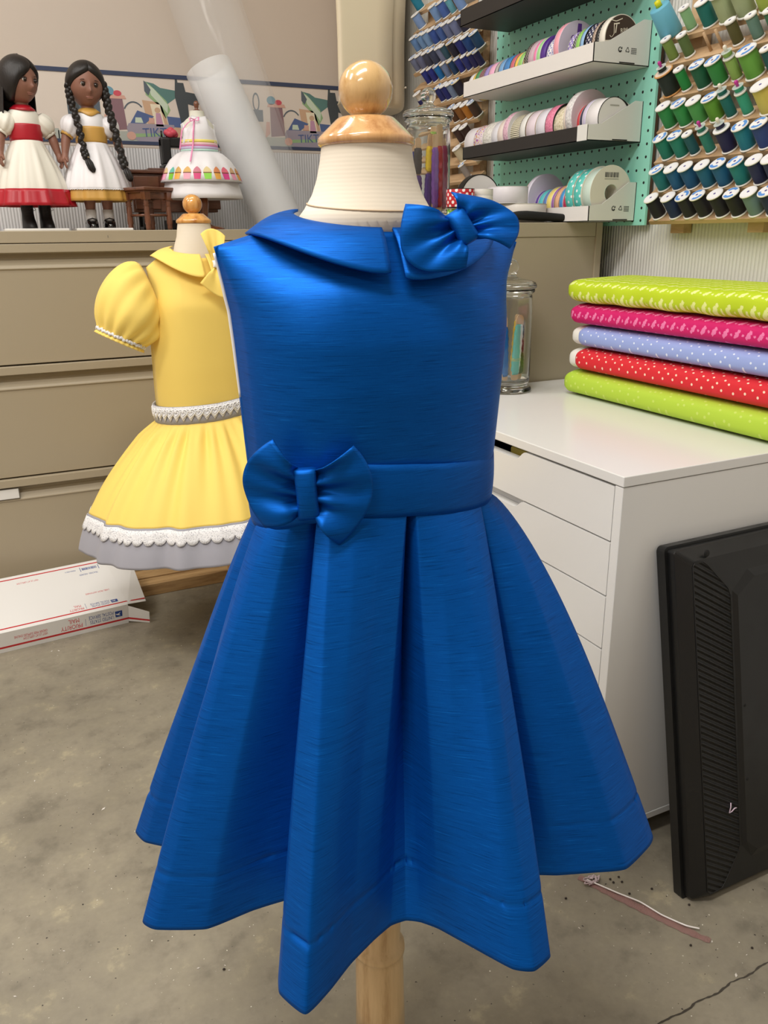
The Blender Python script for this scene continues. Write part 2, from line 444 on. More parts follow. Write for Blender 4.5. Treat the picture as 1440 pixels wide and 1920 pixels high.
# ------------------------------------------------------------------ filing cabinets
tan = mat('putty metal', (172, 160, 137), 0.42); t = NT(tan); t.bump(t.noise(t.coord('Object', (500, 500, 500)), 1, 2), 0.05, 0.0005)
black = mat('black plastic', (22, 22, 23), 0.4)
dark = mat('dark gap', (30, 28, 26), 0.9)
label_white = mat('label card', (232, 231, 228), 0.5)
FY, FX0, FX1, FT = 2.35, -0.30, 0.84, 1.003
fc = thing('filing_cabinet', (0.25, 2.58, 0.04), 'wide putty lateral filing cabinet carrying the dolls, behind the yellow dress', 'filing cabinet')
b = MB(); b.span((FX0, FY + 0.025, 0.045), (FX1, YB - 0.035, FT - 0.029)); b.span((FX0, FY, FT - 0.029), (FX1, YB - 0.035, FT)); b.span((FX0, FY, 0.04), (FX0 + 0.02, FY + 0.05, FT - 0.02)); b.span((FX1 - 0.02, FY, 0.04), (FX1, FY + 0.05, FT - 0.02)); b.span((FX0, FY + 0.01, 0.04), (FX1, FY + 0.05, 0.068))
b.build('carcass', tan, fc, bevel=0.0015)
def drawer(z1, z0):
    d = MB(); P = [(0.03, z1), (-0.012, z1), (-0.012, z1 - 0.021), (0.018, z1 - 0.024), (0.014, z1 - 0.035), (-0.003, z1 - 0.057), (-0.004, z1 - 0.060), (0, z1 - 0.063), (0, z0), (0.03, z0)]
    xa, xb = FX0 + 0.022, FX1 - 0.022
    n_ = len(P)
    d.add([(xa, FY + y, z) for y, z in P] + [(xb, FY + y, z) for y, z in P], [(i, i + n_, (i + 1) % n_ + n_, (i + 1) % n_) for i in range(n_)] + [tuple(range(n_)), tuple(range(2 * n_ - 1, n_ - 1, -1))], 0, False)
    return d.build('drawer', tan, fc, bevel=0.0012)
for i, (z1, z0) in enumerate(((0.972, 0.674), (0.670, 0.375), (0.371, 0.075))):
    dr = drawer(z1, z0)
    if i:
        d = MB(); xr = 0.030 if i == 2 else 0.008
        d.box((xr - 0.045, FY - 0.0045, z1 - 0.040), (0.09, 0.003, 0.030), 1); d.box((xr - 0.045, FY - 0.0062, z1 - 0.040), (0.086, 0.001, 0.026), 0)
        d.build('label_holder', [label_white, mat('holder grey', (120, 116, 108), 0.4)], dr)
b = MB(); b.lathe([(0, 0.006), (0.0055, 0.006), (0.0062, 0.003), (0.0085, 0.003), (0.0092, 0.0)], 24, 0, align_z((0.336, FY, FT - 0.0155), (0, -1, 0)))
b.box((0.336, FY - 0.0063, FT - 0.0155), (0.0012, 0.0008, 0.006), 1); b.build('lock', [black, mat('lock slot', (90, 90, 90), 0.3)], fc)

GX0, GX1, GY0, GY1, GT = 0.845, 1.298, 1.545, 2.44, 1.006
fc2 = thing('filing_cabinet', (1.07, 2.0, 0.0), 'putty filing cabinet seen from its plain side behind the white drawer unit', 'filing cabinet')
b = MB(); b.span((GX0 + 0.02, GY0 + 0.002, 0.03), (GX1, GY1, GT - 0.03)); b.span((GX0, GY0, GT - 0.03), (GX1 - 0.018, GY1, GT)); b.span((GX1 - 0.0172, GY0 - 0.0015, 0.03), (GX1, GY1, GT)); b.span((GX0 + 0.02, GY0 + 0.001, 0.0), (GX1, GY1, 0.03))
b.build('carcass', tan, fc2, bevel=0.0015)
for k in range(3): MB().span((GX0, GY0 + 0.02, 0.06 + 0.305 * k), (GX0 + 0.02, GY1 - 0.02, 0.06 + 0.305 * k + 0.295)).build('drawer', tan, fc2, bevel=0.002)

# timber skid under the wide cabinet
pine = wood('pine', (196, 160, 112), (150, 112, 68), 0.6, (6, 60, 60), 0.0)
b = MB(); b.span((-0.2, 2.252, 0.0), (0.82, 2.30, 0.036)); b.span((-0.2, 2.303, 0.0), (0.82, 2.345, 0.040)); b.span((-0.2, 2.348, 0.0), (0.82, 2.80, 0.040))
tag(b.build('timber_skid', pine, bevel=0.002, origin=(0.3, 2.4, 0)), 'pale pine timber lying along the floor under the wide putty cabinet', 'timber')

# ------------------------------------------------------------------ white drawer unit
white = mat('white foil', (232, 232, 230), 0.22)
UX0, UX1, UY0, UY1, UT = 0.779, 1.338, 0.844, 1.543, 0.66
wu = thing('drawer_unit', (1.05, 1.2, 0.0), 'white drawer unit with cut-out pulls holding the fabric bolts', 'drawer unit')
b = MB()
b.span((UX0 + 0.001, UY0 + 0.001, 0.053), (UX1, UY0 + 0.018, 0.6435)); b.span((UX0 + 0.001, UY1 - 0.018, 0.053), (UX1, UY1, 0.6435)); b.span((UX1 - 0.01, UY0 + 0.018, 0.053), (UX1, UY1 - 0.018, 0.6435))
b.span((UX0 + 0.02, UY0 + 0.018, 0.053), (UX1 - 0.01, UY1 - 0.018, 0.066)); b.build('carcass', white, wu, bevel=0.001)
MB().span((UX0, UY0, 0.040), (UX1, UY1, 0.0525)).build('plinth', white, wu, bevel=0.001)
MB().span((UX0, UY0, 0.6445), (UX1, UY1, UT)).build('top_panel', white, wu, bevel=0.0012)
for fx in (UX0 + 0.05, UX1 - 0.05):
    for fy in (UY0 + 0.05, UY1 - 0.05): MB().lathe([(0, 0), (0.02, 0), (0.022, 0.0395), (0, 0.0395)], 20, 0, Matrix.Translation((fx, fy, 0))).build('foot', black, wu)
edges = [0.643, 0.557, 0.470, 0.382, 0.294, 0.206, 0.068]
for k in range(6):
    z1, z0 = edges[k] - 0.002, edges[k + 1] + 0.001
    ya, yb, yc = UY0 + 0.0195, UY1 - 0.0195, (UY0 + UY1) / 2
    h = 0.016 if k == 0 else 0.015
    top = [(ya, z1)]
    for u in np.linspace(0, 1, 9): top.append((yc - 0.085 - 0.028 + 0.028 * u, z1 - h * (0.5 - 0.5 * cos(PI * u))))
    for u in np.linspace(0, 1, 9): top.append((yc + 0.085 + 0.028 * u, z1 - h * (0.5 + 0.5 * cos(PI * u))))
    top += [(yb, z1), (yb, z0), (ya, z0)]
    T = Matrix(((0, 0, 1, UX0 + 0.0015), (1, 0, 0, 0), (0, 1, 0, 0), (0, 0, 0, 1)))
    dr = MB().prism(top, 0.016, 0, T).build('drawer', white, wu, bevel=0.0015)
    d = MB(); xi0, xi1 = UX0 + 0.018, UX1 - 0.03
    d.span((xi0, ya + 0.012, z0 + 0.006), (xi1, yb - 0.012, z0 + 0.012)); d.span((xi0, ya + 0.012, z0 + 0.006), (xi1, ya + 0.022, z1 - 0.02)); d.span((xi0, yb - 0.022, z0 + 0.006), (xi1, yb - 0.012, z1 - 0.02)); d.span((xi1 - 0.01, ya + 0.012, z0 + 0.006), (xi1, yb - 0.012, z1 - 0.02))
    if k: d.span((UX0 + 0.0185, yc - 0.125, z1 - 0.03), (UX0 + 0.022, yc + 0.125, z1 - 0.001))  # pale plate added behind the pull cut-out so the recess looks lit
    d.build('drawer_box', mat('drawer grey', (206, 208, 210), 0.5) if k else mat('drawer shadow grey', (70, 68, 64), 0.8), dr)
b = MB().span((UX0 + 0.022, 1.10, 0.575), (UX0 + 0.14, 1.155, 0.634))
tag(b.build('notions_packet', mat('olive card', (150, 136, 52), 0.6), bevel=0.003, origin=(UX0 + 0.08, 1.13, 0.575)), 'olive yellow packet inside the white unit behind the topmost drawer cut-out', 'packet')

# ------------------------------------------------------------------ fabric bolts
bolt_specs = [
    ('fabric_bolt', 'pale lime fabric bolt with faint cream specks at the bottom of the stack', cloth('lime cotton', (176, 208, 62)), dots('lime speck', (176, 208, 62), (194, 218, 100), 0.0200, 0.13, 'Object', 0.75, 0.7, True), 1.096, 1.400, 0.052, False),
    ('fabric_bolt', 'red fabric bolt with small cream hearts and exposed white board end', None, dots('red heart', (214, 34, 46), (246, 214, 190), 0.0165, 0.135, 'Object', 0.75, 0.35, True), 1.100, 1.392, 0.049, True),
    ('fabric_bolt', 'periwinkle blue fabric bolt with white dots and white board end', None, dots('blue dot', (150, 168, 224), (222, 232, 250), 0.0175, 0.115, 'Object', 0.75, 0.4, True), 1.103, 1.390, 0.046, True),
    ('fabric_bolt', 'magenta fabric bolt with pink flower sprigs, second from the top', None, sprigs('magenta sprig', (206, 8, 104), (240, 134, 184), 0.0235), 1.100, 1.397, 0.044, False),
    ('fabric_bolt', 'yellow-green fabric bolt with pale sprigs on top of the stack', None, sprigs('lime sprig', (188, 212, 28), (236, 242, 160), 0.0250), 1.094, 1.402, 0.052, False)]
card = mat('white bolt board', (232, 230, 222), 0.6)
zb = UT
for i, (nm, lb, _, fm, bx, by, bh, core) in enumerate(bolt_specs):
    d, Lb = 0.205, 0.58
    root = thing(nm, (bx + d / 2, by - Lb / 2, zb), lb, 'fabric bolt', 'fabric bolts on the white unit')
    def sect(k, e, y):
        pts = []; n_ = 40; hw, hh = d / 2 - e, bh / 2 - e * 0.9
        for j in range(n_):
            a = 2 * PI * j / n_; ca, sa = cos(a), sin(a); ex = 0.42
            px = hw * math.copysign(abs(ca) ** ex, ca); pz = hh * math.copysign(abs(sa) ** 0.62, sa)
            sag = 0.0
            if i == 4: sag = 0.002 * sin(y * 60) * max(0, -ca) + (-0.004 * max(0, sa) * sstep(0.25, -0.3, ca))
            if core: px -= 0.0
            pz += sag
            pts.append((bx + d / 2 + px, y, zb + bh / 2 + pz))
        return pts
    y1 = by - (0.018 if core else 0.0); rows = []
    for e, y in ((0.012, y1), (0.004, y1 - 0.003), (0.001, y1 - 0.010)): rows.append(sect(0, e, y))
    for y in np.linspace(y1 - 0.012, by - Lb + 0.01, 40): rows.append(sect(0, 0.0, y))
    rows.append(sect(0, 0.004, by - Lb + 0.002)); rows.append(sect(0, 0.012, by - Lb))
    bb = MB(); bb.grid(rows, True); n_ = len(rows[0])
    bb.add(rows[0], [tuple(range(n_))], 0, False); bb.add(rows[-1], [tuple(range(n_))[::-1]], 0, False)
    bb.build('folded_fabric', fm, root)
    if core:
        rw = [sect(0, e, y) for e, y in ((0.010, by), (0.004, by - 0.002), (0.002, by - 0.008), (0.004, by - 0.03))]
        cc = MB(); cc.grid(rw, True); cc.add(rw[0], [tuple(range(n_))], 0, False)
        cc.build('bolt_board', card, root)
    zb += bh - 0.001
# ------------------------------------------------------------------ dress forms
maple = wood('maple varnish', (214, 164, 108), (176, 118, 66), 0.22, (60, 60, 10), 0.9)
maple_lt = wood('maple ball', (216, 178, 122), (182, 134, 80), 0.2, (70, 30, 16), 0.9)
honey = wood('honey varnish', (220, 160, 84), (186, 120, 54), 0.22, (60, 60, 10), 0.9)
linen = mat('cream jersey', (232, 222, 204), 0.8); t = NT(linen)
tc = t.n('ShaderNodeTexCoord'); sp = t.n('ShaderNodeSeparateXYZ'); t.l(tc.outputs['Object'], sp.inputs[0])
w = t.math('SINE', t.math('ADD', t.math('MULTIPLY', sp.outputs['Z'], 2 * PI / 0.0032), t.math('MULTIPLY', t.noise(t.coord('Object', (30, 30, 30)), 1, 3), 5.0)))
t.color(t.mix(t.math('MULTIPLY', t.math('ADD', w, 1.0), 0.10), (230, 220, 202), (212, 202, 184))); t.bump(w, 0.05, 0.0004)

def dress_form(name, ax, ay, label, R, zcap, neck, torso_rows, post, capm, ballm, postm, base_r, post_dx=0.0):
    root = thing(name, (ax, ay, 0), label, 'dress form', None)
    rb = R['ball']; zb = zcap + R['caph']
    T = Matrix.Translation((ax, ay, 0))
    b = MB(); rows = []
    for i in range(25):
        e = -PI / 2 + PI * i / 24; r = rb * cos(e); z = zb + rb * 0.93 + rb * sin(e) * 0.98
        rows.append((max(r, 0.0), z))
    b.lathe([(rb * 0.62, zb - 0.002)] + [p for p in rows if p[1] > zb + 0.001], 40, 0, T)
    b.build('ball_finial', ballm, root)
    cr, cb = R['cap_top'], R['cap']
    b = MB(); b.lathe([(0, zb + 0.0005), (cr * 0.92, zb), (cr, zb - 0.0015), (lerp(cr, cb, 0.6), lerp(zb, zcap, 0.45)), (cb * 0.97, zcap + 0.0075), (cb, zcap + 0.0055), (cb * 0.995, zcap + 0.0015), (cb * 0.95, zcap), (0, zcap)], 48, 0, T)
    b.build('neck_cap', capm, root)
    b = MB(); n = 48; rows = []
    for z, a, bf, bb in torso_rows:
        rows.append([(ax + a * cos(2 * PI * j / n), ay + (bb if sin(2 * PI * j / n) > 0 else bf) * sin(2 * PI * j / n), z) for j in range(n)])
    b.grid(rows, True); b.add(rows[-1], [tuple(range(n))], 0, False)
    to = b.build('torso', linen, root)
    if neck:
        b = MB(); tz = [r_[0] for r_ in torso_rows][::-1]; ta = [r_[1] for r_ in torso_rows][::-1]; tb_ = [r_[2] for r_ in torso_rows][::-1]
        pts = [(ax + (interp(neck[2] - 0.006 * cos(a), tz, ta) + 0.0003) * sin(a), ay - (interp(neck[2] - 0.006 * cos(a), tz, tb_) + 0.0003) * cos(a), neck[2] - 0.006 * cos(a)) for a in np.linspace(-1.9, 1.9, 60)]
        b.tube(pts, 0.0007, 6, 0, False); b.build('neck_seam', mat('seam thread', (196, 172, 140), 0.8), to)
    T = Matrix.Translation((ax + post_dx, ay, 0))
    b = MB(); b.lathe(post, 32, 0, T); b.build('post', postm, root)
    b = MB(); b.lathe([(0, 0), (base_r, 0), (base_r, 0.012), (base_r * 0.92, 0.022), (base_r * 0.4, 0.03), (0, 0.031)], 40, 0, T); b.build('base', postm, root)
    return root

AX, AY = 0.319, 0.690
pale_pine = wood('pale turned post', (216, 184, 136), (176, 136, 88), 0.35, (50, 50, 5), 0.5)
form_blue = dress_form('dress_form', AX, AY, 'child dress form with maple ball and cap wearing the royal blue dress',
    dict(ball=0.0228, caph=0.0225, cap_top=0.0255, cap=0.0415), 1.0555, (0.0535, 0.051, 1.009),
    [(1.0556, .0385, .0385, .0385), (1.045, .0400, .040, .040), (1.03, .0435, .0425, .0425), (1.018, .048, .046, .046), (1.006, .0555, .052, .052), (0.996, .064, .056, .058), (0.985, .060, .050, .050), (0.972, .068, .048, .048), (0.95, .092, .054, .052), (0.90, .112, .074, .066), (0.85, .110, .074, .066), (0.79, .108, .068, .062), (0.76, .100, .058, .058), (0.72, .098, .052, .058), (0.66, .098, .052, .066), (0.60, .09, .05, .06), (0.58, .07, .04, .05)],
    [(0, 0.60), (0.024, 0.60), (0.024, 0.30), (0.026, 0.22), (0.0245, 0.192), (0.030, 0.186), (0.0305, 0.179), (0.0265, 0.174), (0.0285, 0.168), (0.0295, 0.10), (0.031, 0.03), (0, 0.03)], maple, maple_lt, pale_pine, 0.036)

# ------------------------------------------------------------------ bodices, collars, bows
def bodice(name, ax, ay, z0, neckz, prof, m, parent, depth_f, depth_b, neck=(0.060, 0.054), sh=(0.062, 0.146, 0.998, 0.975), nR=46, nC=64, solid=0.0012, asym=None):
    """front and back panels joined at the sides; prof = [(z, half width)] with bottom z0"""
    zs = [p[0] for p in prof]; xs = [p[1] for p in prof]
    def panel(sgn, depth):
        dz = [p[0] for p in depth]; dv = [p[1] for p in depth]
        rows = []
        for i in range(nR + 1):
            s = i / nR; row = []
            for j in range(nC + 1):
                u = -1 + 2 * j / nC; u = math.copysign(abs(u) ** 0.9, u)
                xt = abs(u) * sh[1]
                if xt < sh[0]:
                    q = xt / sh[0]; zt = neckz + (sh[2] - neckz) * (1 - math.sqrt(max(0, 1 - q * q))); yt = -neck[1] * math.sqrt(max(0, 1 - q * q * 0.98))
                else:
                    q = (xt - sh[0]) / (sh[1] - sh[0]); zt = sh[2] + (sh[3] - sh[2]) * q; yt = -neck[1] * 0.14 * (1 - q)
                if sgn > 0 and xt < sh[0]: zt = sh[2] - 0.004; 
                z = z0 + (zt - z0) * s
                x = u * interp(z, zs, xs)
                if asym: x = asym(x, z)
                B = interp(z, dz, dv) * max(0.0, 1 - abs(u) ** 2.5) ** 0.5
                w = max(0.0, (s - 0.62) / 0.38) ** 2.4
                y = -B * (1 - w) + yt * w
                row.append((ax + x, ay + (y if sgn < 0 else -y), z))
            rows.append(row)
        return rows
    b = MB()
    b.grid(panel(-1, depth_f), False, 0); b.grid(panel(1, depth_b), False, 0, flip=True)
    return b.build(name, m, parent, solid=solid, offset=-1, merge=False)

def collar(ax, ay, a0, a1, inner, outer, m, parent, sol=0.0022, n=44, rnd=0.10):
    """flat round-edged collar half; inner/outer(a) -> (x, y, z)"""
    rows = []; K = 12
    for i in range(n + 1):
        s = i / n; a = lerp(a0, a1, s); p, q = Vector(inner(a)), Vector(outer(a)); row = []
        e = min(s, 1 - s); ln = 1.0
        if e < rnd: ln = 0.965 + 0.035 * math.sqrt(1 - (1 - e / rnd) ** 2)
        for k in range(K + 1):
            t_ = k / K * ln
            c_ = p.lerp(q, t_); c_ = c_ + Vector((0, 0, 0.006 * sin(PI * t_) * (1 - 0.3 * t_)))
            row.append((ax + c_.x, ay + c_.y, c_.z))
        rows.append(row)
    return MB().grid(rows).build('collar', m, parent, solid=sol, offset=0)

def bow(parent, T, wings, knot, m, name='bow', ripple=0.0035, puff=0.014, root_w=0.010, knot_m=None, band=0.006):
    """wings: (root centre, root half vector, tip_top, mid, tip_bottom) in the bow's own plane"""
    kb = MB()
    kx, ky, kw, kh, ang = knot
    Rm = Matrix.Translation((kx, ky, 0)) @ Matrix.Rotation(ang, 4, 'Z')
    rows = []
    for i in range(13):
        u = -1 + 2 * i / 12; row = []
        for j in range(20):
            a = 2 * PI * j / 20
            cx = kw * (1 + 0.10 * u * u) * math.copysign(abs(cos(a)) ** 0.7, cos(a)); cz = band * 0.9 + band * math.sqrt(max(0.02, 1 - 0.75 * u * u)) * math.copysign(abs(sin(a)) ** 0.7, sin(a))
            row.append((cx, kh * u, cz))
        rows.append(row)
    rows = [[(0, -kh, band * 0.9)] * 20] + rows + [[(0, kh, band * 0.9)] * 20]
    kb.grid(rows, True, 0, True, T @ Rm)
    ko = kb.build(name, knot_m or m, parent)
    for (rc, rv, tt, mid, tb, ph) in wings:
        front, back = [], []
        rc, rv, tt, mid, tb = Vector(rc) * 0.6, Vector(rv), Vector(tt), Vector(mid), Vector(tb)
        NU, NV = 18, 28
        for i in range(NU + 1):
            u = i / NU; fr, bk = [], []
            for j in range(NV + 1):
                v = -1 + 2 * j / NV
                o = tt * (v * (v + 1) / 2) + mid * (1 - v * v) + tb * (v * (v - 1) / 2)
                r = rc + rv * v
                ue = u * (1 - 0.10 * v * v * sin(PI * u))
                p = r.lerp(o, ue)
                edge = abs(v) ** 1.6
                h = 0.0035 + puff * (0.30 + 0.70 * edge) * sin(PI * (0.10 + 0.72 * u)) * min(1, 0.35 + u * 2)
                h += ripple * math.exp(-2.0 * u) * cos(PI * 3 * v + ph) + 0.30 * ripple * u * sin(2.6 * v + ph)
                fr.append((p.x, p.y, h)); bk.append((p.x, p.y, h - 0.0024))
            front.append(fr); back.append(bk)
        wb = MB(); wb.grid(front, False, 0, True, T); wb.grid(back, False, 0, True, T, flip=True)
        # close the outer fold and the two side edges
        e1 = front[-1]; e2 = back[-1]; wb.grid([e1, e2], False, 0, True, T)
        wb.grid([[r[0] for r in front], [r[0] for r in back]], False, 0, True, T); wb.grid([[r[-1] for r in front], [r[-1] for r in back]], False, 0, True, T, flip=True)
        wb.build('bow_loop', m, ko, merge=True)
    return ko

# ------------------------------------------------------------------ royal blue dress
blue = silk('blue dupioni', (4, 80, 168), (16, 114, 214), (0, 47, 112))
lining = mat('white lining', (236, 236, 238), 0.7)
BD = thing('girls_dress', (AX, AY, 0.37), 'royal blue sleeveless pleated dress with two bows on the front dress form', 'dress')
ZS = lambda x: interp(x, [-.125, -.09, -.05, 0, .05, .125], [.734, .750, .756, .7515, .745, .735])   # waist seam height
blue_prof = [(0.76, 0.1235), (0.79, 0.1262), (0.83, 0.1285), (0.86, 0.1300), (0.90, 0.1325), (0.925, 0.1345), (0.945, 0.139), (0.962, 0.1435), (0.978, 0.1475), (1.0, 0.1475)]
def b_asym(x, z):
    if x < 0: return x * (1 - 0.048 * sstep(0.0, 0.10, -x) - 0.012 * sstep(0.93, 0.97, z))
    return x * (1 + 0.066 * sstep(0.935, 0.972, z) * sstep(0.06, 0.13, x))
bod = bodice('bodice', AX, AY, 0.765, 0.987, blue_prof, blue, BD,
    [(0.76, 0.079), (0.80, 0.083), (0.86, 0.090), (0.90, 0.092), (0.94, 0.086), (0.96, 0.078), (0.98, 0.066), (1.0, 0.055)],
    [(0.76, 0.075), (0.86, 0.078), (0.94, 0.070), (1.0, 0.055)], sh=(0.062, 0.1475, 0.999, 0.977), asym=b_asym)
# white lining edge showing in the armholes
for sg in (-1, 1):
    pts = [(AX + b_asym(sg * interp(z, [p[0] for p in blue_prof], [p[1] for p in blue_prof]), z) + (-0.0002 if sg < 0 else -0.004), AY + 0.0035, z) for z in np.linspace(0.972, 0.852, 30)]
    MB().tube(pts, [0.0011 + 0.0006 * sin(PI * i / 29) for i in range(30)], 8, 0).build('lining', lining, BD)

# waistband
def wpt(a, grow=0.0):
    """waist ellipse, a = 0 at the front, positive toward +x"""
    return ((0.1225 - (0.006 if sin(a) < 0 else 0) * abs(sin(a)) + grow) * sin(a), -((0.0820 if cos(a) > 0 else 0.076) + grow) * cos(a))
rows = []; N = 120
for k in range(9):
    v = k / 8; row = []
    for j in range(N):
        a = 2 * PI * j / N; x, y = wpt(a, 0.0035 + 0.0012 * sin(PI * v) + 0.001 * v)
        zz = ZS(x) if cos(a) > 0 else lerp(ZS(x), 0.742, min(1, -cos(a) * 2))
        row.append((AX + x, AY + y, zz - 0.002 + 0.0475 * v))
    rows.append(row)
MB().grid(rows, True).build('waistband', blue, BD, solid=0.0018, offset=-1)

# skirt: matching points along the waist seam and the hem, swept as one pleated cloth
SK = [ # (waist x, waist y, hem x, hem y, inset, bulge)
 (-.1060, .040, -.236, .108, 0, .92), (-.1120, .030, -.247, .092, 0, .92), (-.1150, .022, -.241, .072, 0, .92), (-.1190, .010, -.216, .048, .004, .95), (-.1205, .002, -.214, .030, .006, .95),
 (-.1220, -.006, -.250, -.012, 0, .90), (-.1210, -.014, -.263, -.038, 0, .90), (-.1170, -.026, -.254, -.052, 0, .90), (-.1030, -.044, -.212, -.072, 0, .92), (-.0920, -.052, -.166, -.070, .006, 1.15), (-.0865, -.052, -.126, -.074, .014, 1.5), (-.0850, -.051, -.120, -.100, .014, 1.4),
 (-.0830, -.0610, -.166, -.150, 0, .93), (-.0815, -.0615, -.172, -.170, 0, .92), (-.0720, -.0670, -.160, -.197, 0, .90), (-.0500, -.0750, -.134, -.185, 0, .90), (-.0300, -.0795, -.107, -.168, 0, .92), (-.0060, -.0818, -.078, -.154, 0, .93), (-.0020, -.0790, -.056, -.146, .010, 1.35), (.0000, -.0760, -.040, -.147, .016, 1.6), (.0020, -.0790, -.028, -.155, .010, 1.35),
 (.0060, -.0818, -.016, -.170, 0, .96), (.0250, -.0802, .001, -.202, 0, .92), (.0520, -.0742, .020, -.237, 0, .90), (.0700, -.0672, .035, -.247, 0, .90), (.0840, -.0597, .056, -.241, 0, .90), (.0868, -.0575, .064, -.222, .002, .95), (.0880, -.0490, .080, -.165, .013, 1.5), (.0895, -.0480, .095, -.150, .014, 1.5),
 (.0910, -.0548, .124, -.164, .004, .92), (.0980, -.0490, .158, -.177, 0, .86), (.1060, -.0410, .191, -.188, 0, .80), (.1150, -.0280, .236, -.173, 0, .74), (.1185, -.0200, .250, -.160, 0, .72), (.1215, -.0050, .238, -.110, 0, .76), (.1210, .012, .196, -.050, .004, .85), (.1190, .020, .186, -.020, .006, .9),
 (.1150, .026, .226, .036, 0, .85), (.1080, .035, .236, .070, 0, .85), (.0900, .050, .196, .130, 0, .9), (.0820, .046, .138, .112, .01, 1.0), (.0750, .059, .150, .190, 0, .9), (.0400, .072, .084, .236, 0, .9), (.0060, .0755, .024, .220, 0, .95), (.0, .068, .0, .145, .01, 1.0), (-.0060, .0755, -.030, .220, 0, .95), (-.0400, .072, -.098, .230, 0, .9), (-.0720, .060, -.150, .190, 0, .9), (-.0820, .046, -.146, .122, .01, 1.0), (-.0900, .051, -.190, .150, 0, .9)]
Q = catmull(SK, 16, True)
rows = []
for s in list(np.linspace(0, 0.82, 52)) + list(np.linspace(0.828, 0.896, 28)) + list(np.linspace(0.906, 1.0, 10)):
    row = []
    for k, q in enumerate(Q):
        wx, wy, hx, hy, ins, bg = q
        if wx < 0: wx *= 1 - 0.05 * min(1, -wx / 0.1)
        L = math.hypot(wx, wy); wx2, wy2 = wx * (1 - ins / L), wy * (1 - ins / L)
        g = s ** bg
        front = wy < 0.01
        z0 = (ZS(wx) if front else 0.74) + 0.001
        zz = lerp(z0, 0.37, s)
        x, y = lerp(wx2, hx, g), lerp(wy2, hy, g)
        ph = k / len(Q) * 2 * PI
        # gentle sag of the stiff cloth and the puckered hem stitching
        d = 0.0022 * sin(ph * 23 + s * 5) * sin(PI * s) * 0.5
        hs = math.exp(-((s - 0.862) / 0.008) ** 2)
        pk = 0.5 + 0.5 * sin(ph * 11 + 1.0)
        d -= hs * (0.0009 + 0.0040 * max(0, sin(ph * 74 + 2 * sin(ph * 31))) * max(0, pk - 0.35))
        Lr = math.hypot(x, y); x *= 1 + d / Lr; y *= 1 + d / Lr
        row.append((AX + x, AY + y, zz))
    rows.append(row)
sk = MB().grid(rows, True).build('skirt', blue, BD, solid=0.0014, offset=-1)

# Peter Pan collar
def c_in(a): return (0.0605 * sin(a), -0.0575 * cos(a) + 0.002, 0.9895 + 0.0125 * (1 - cos(a)) * 0.8)
def c_out(a):
    ca, sa = cos(a), sin(a)
    rx = (0.1035 if sa < 0 else 0.1165); ry = 0.0865 if ca > 0 else 0.088
    return (rx * sa, -ry * ca, 0.9500 + 0.0365 * sa * sa + (0.034 if ca < 0 else 0.0) * ca * ca)
def c_out_l(a):
    x, y, z = c_out(a); return (x * 1.0, y, z + 0.004 - 0.004 * sin(a) ** 2)
collar(AX - 0.004, AY, -0.15, -2.3, c_in, c_out_l, blue, BD)
collar(AX + 0.001, AY, -0.075, 2.3, c_in, c_out, blue, BD)

# bows
KS = 0.000445
def pw(x, y): return Vector((x * KS, y * KS, 0))
cdir = Vector((AX, AY, 0)).normalized()
Tw = frame((AX - 0.0900, AY - 0.0640, 0.7800), (0.915, -0.40, 0.0), (0, -0.06, 1))
bow(BD, Tw, [
    (pw(-12, 0), pw(-2, 42), pw(-57, 110), pw(-118, 35), pw(-82, -66), 0.4),
    (pw(12, 0), pw(0, 42), pw(90, 94), pw(124, -4), pw(58, -104), 2.0)],
    (0, 0, 20 * KS, 50 * KS, 0.05), blue, puff=0.016, ripple=0.0062, band=0.0088)
KS = 0.00043
Tc = frame((AX + 0.0420, AY - 0.0880, 0.9880), (0.93, -0.36, 0.0), (0.05, 0.30, 1))
bow(BD, Tc, [
    (pw(-9, -3), pw(-14, 22), pw(-106, 40), pw(-102, -62), pw(4, -77), 0.2),
    (pw(9, 4), pw(-13, 22), pw(-20, 62), pw(96, 26), pw(88, -42), 1.4)],
    (0, 0, 18 * KS, 32 * KS, 0.52), blue, puff=0.015, ripple=0.0050, band=0.0080)

# ------------------------------------------------------------------ yellow dress on the second form
YX, YY = 0.462, 1.92
yellow = cloth('yellow cotton', (250, 219, 112), 0.7)
grey = cloth('grey cotton', (164, 164, 174), 0.7)
lace = mat('white lace', (240, 240, 240), 0.75); t = NT(lace)
vo = t.n('ShaderNodeTexVoronoi'); vo.inputs['Scale'].default_value = 330; t.l(t.coord('Object'), vo.inputs['Vector'])
t.color(t.ramp(vo.outputs['Distance'], [(0.16, (158, 158, 166)), (0.40, (236, 236, 238))])); t.bump(vo.outputs['Distance'], 0.5, 0.001)
lace_thread = mat('white lace cord', (250, 250, 250), 0.7)
form_y = dress_form('dress_form', YX, YY, 'smaller-looking dress form with honey wood ball wearing the yellow dress', dict(ball=0.0212, caph=0.0200, cap_top=0.024, cap=0.0385), 1.0130, None,
    [(1.0125, .0355, .0355, .0355), (0.985, .040, .040, .040), (0.965, .047, .045, .045), (0.945, .052, .046, .046), (0.92, .070, .052, .052), (0.86, .108, .076, .07), (0.75, .108, .076, .07), (0.62, .108, .072, .07), (0.52, .12, .09, .09), (0.44, .115, .085, .085), (0.43, .09, .06, .06)],
    [(0, 0.45), (0.010, 0.45), (0.010, 0.05), (0.012, 0.03), (0, 0.03)], honey, honey, honey, 0.06, 0.026)
YD = thing('girls_dress', (YX, YY, 0.3), 'yellow puff-sleeved dress with grey bands and white lace in front of the filing cabinet', 'dress')
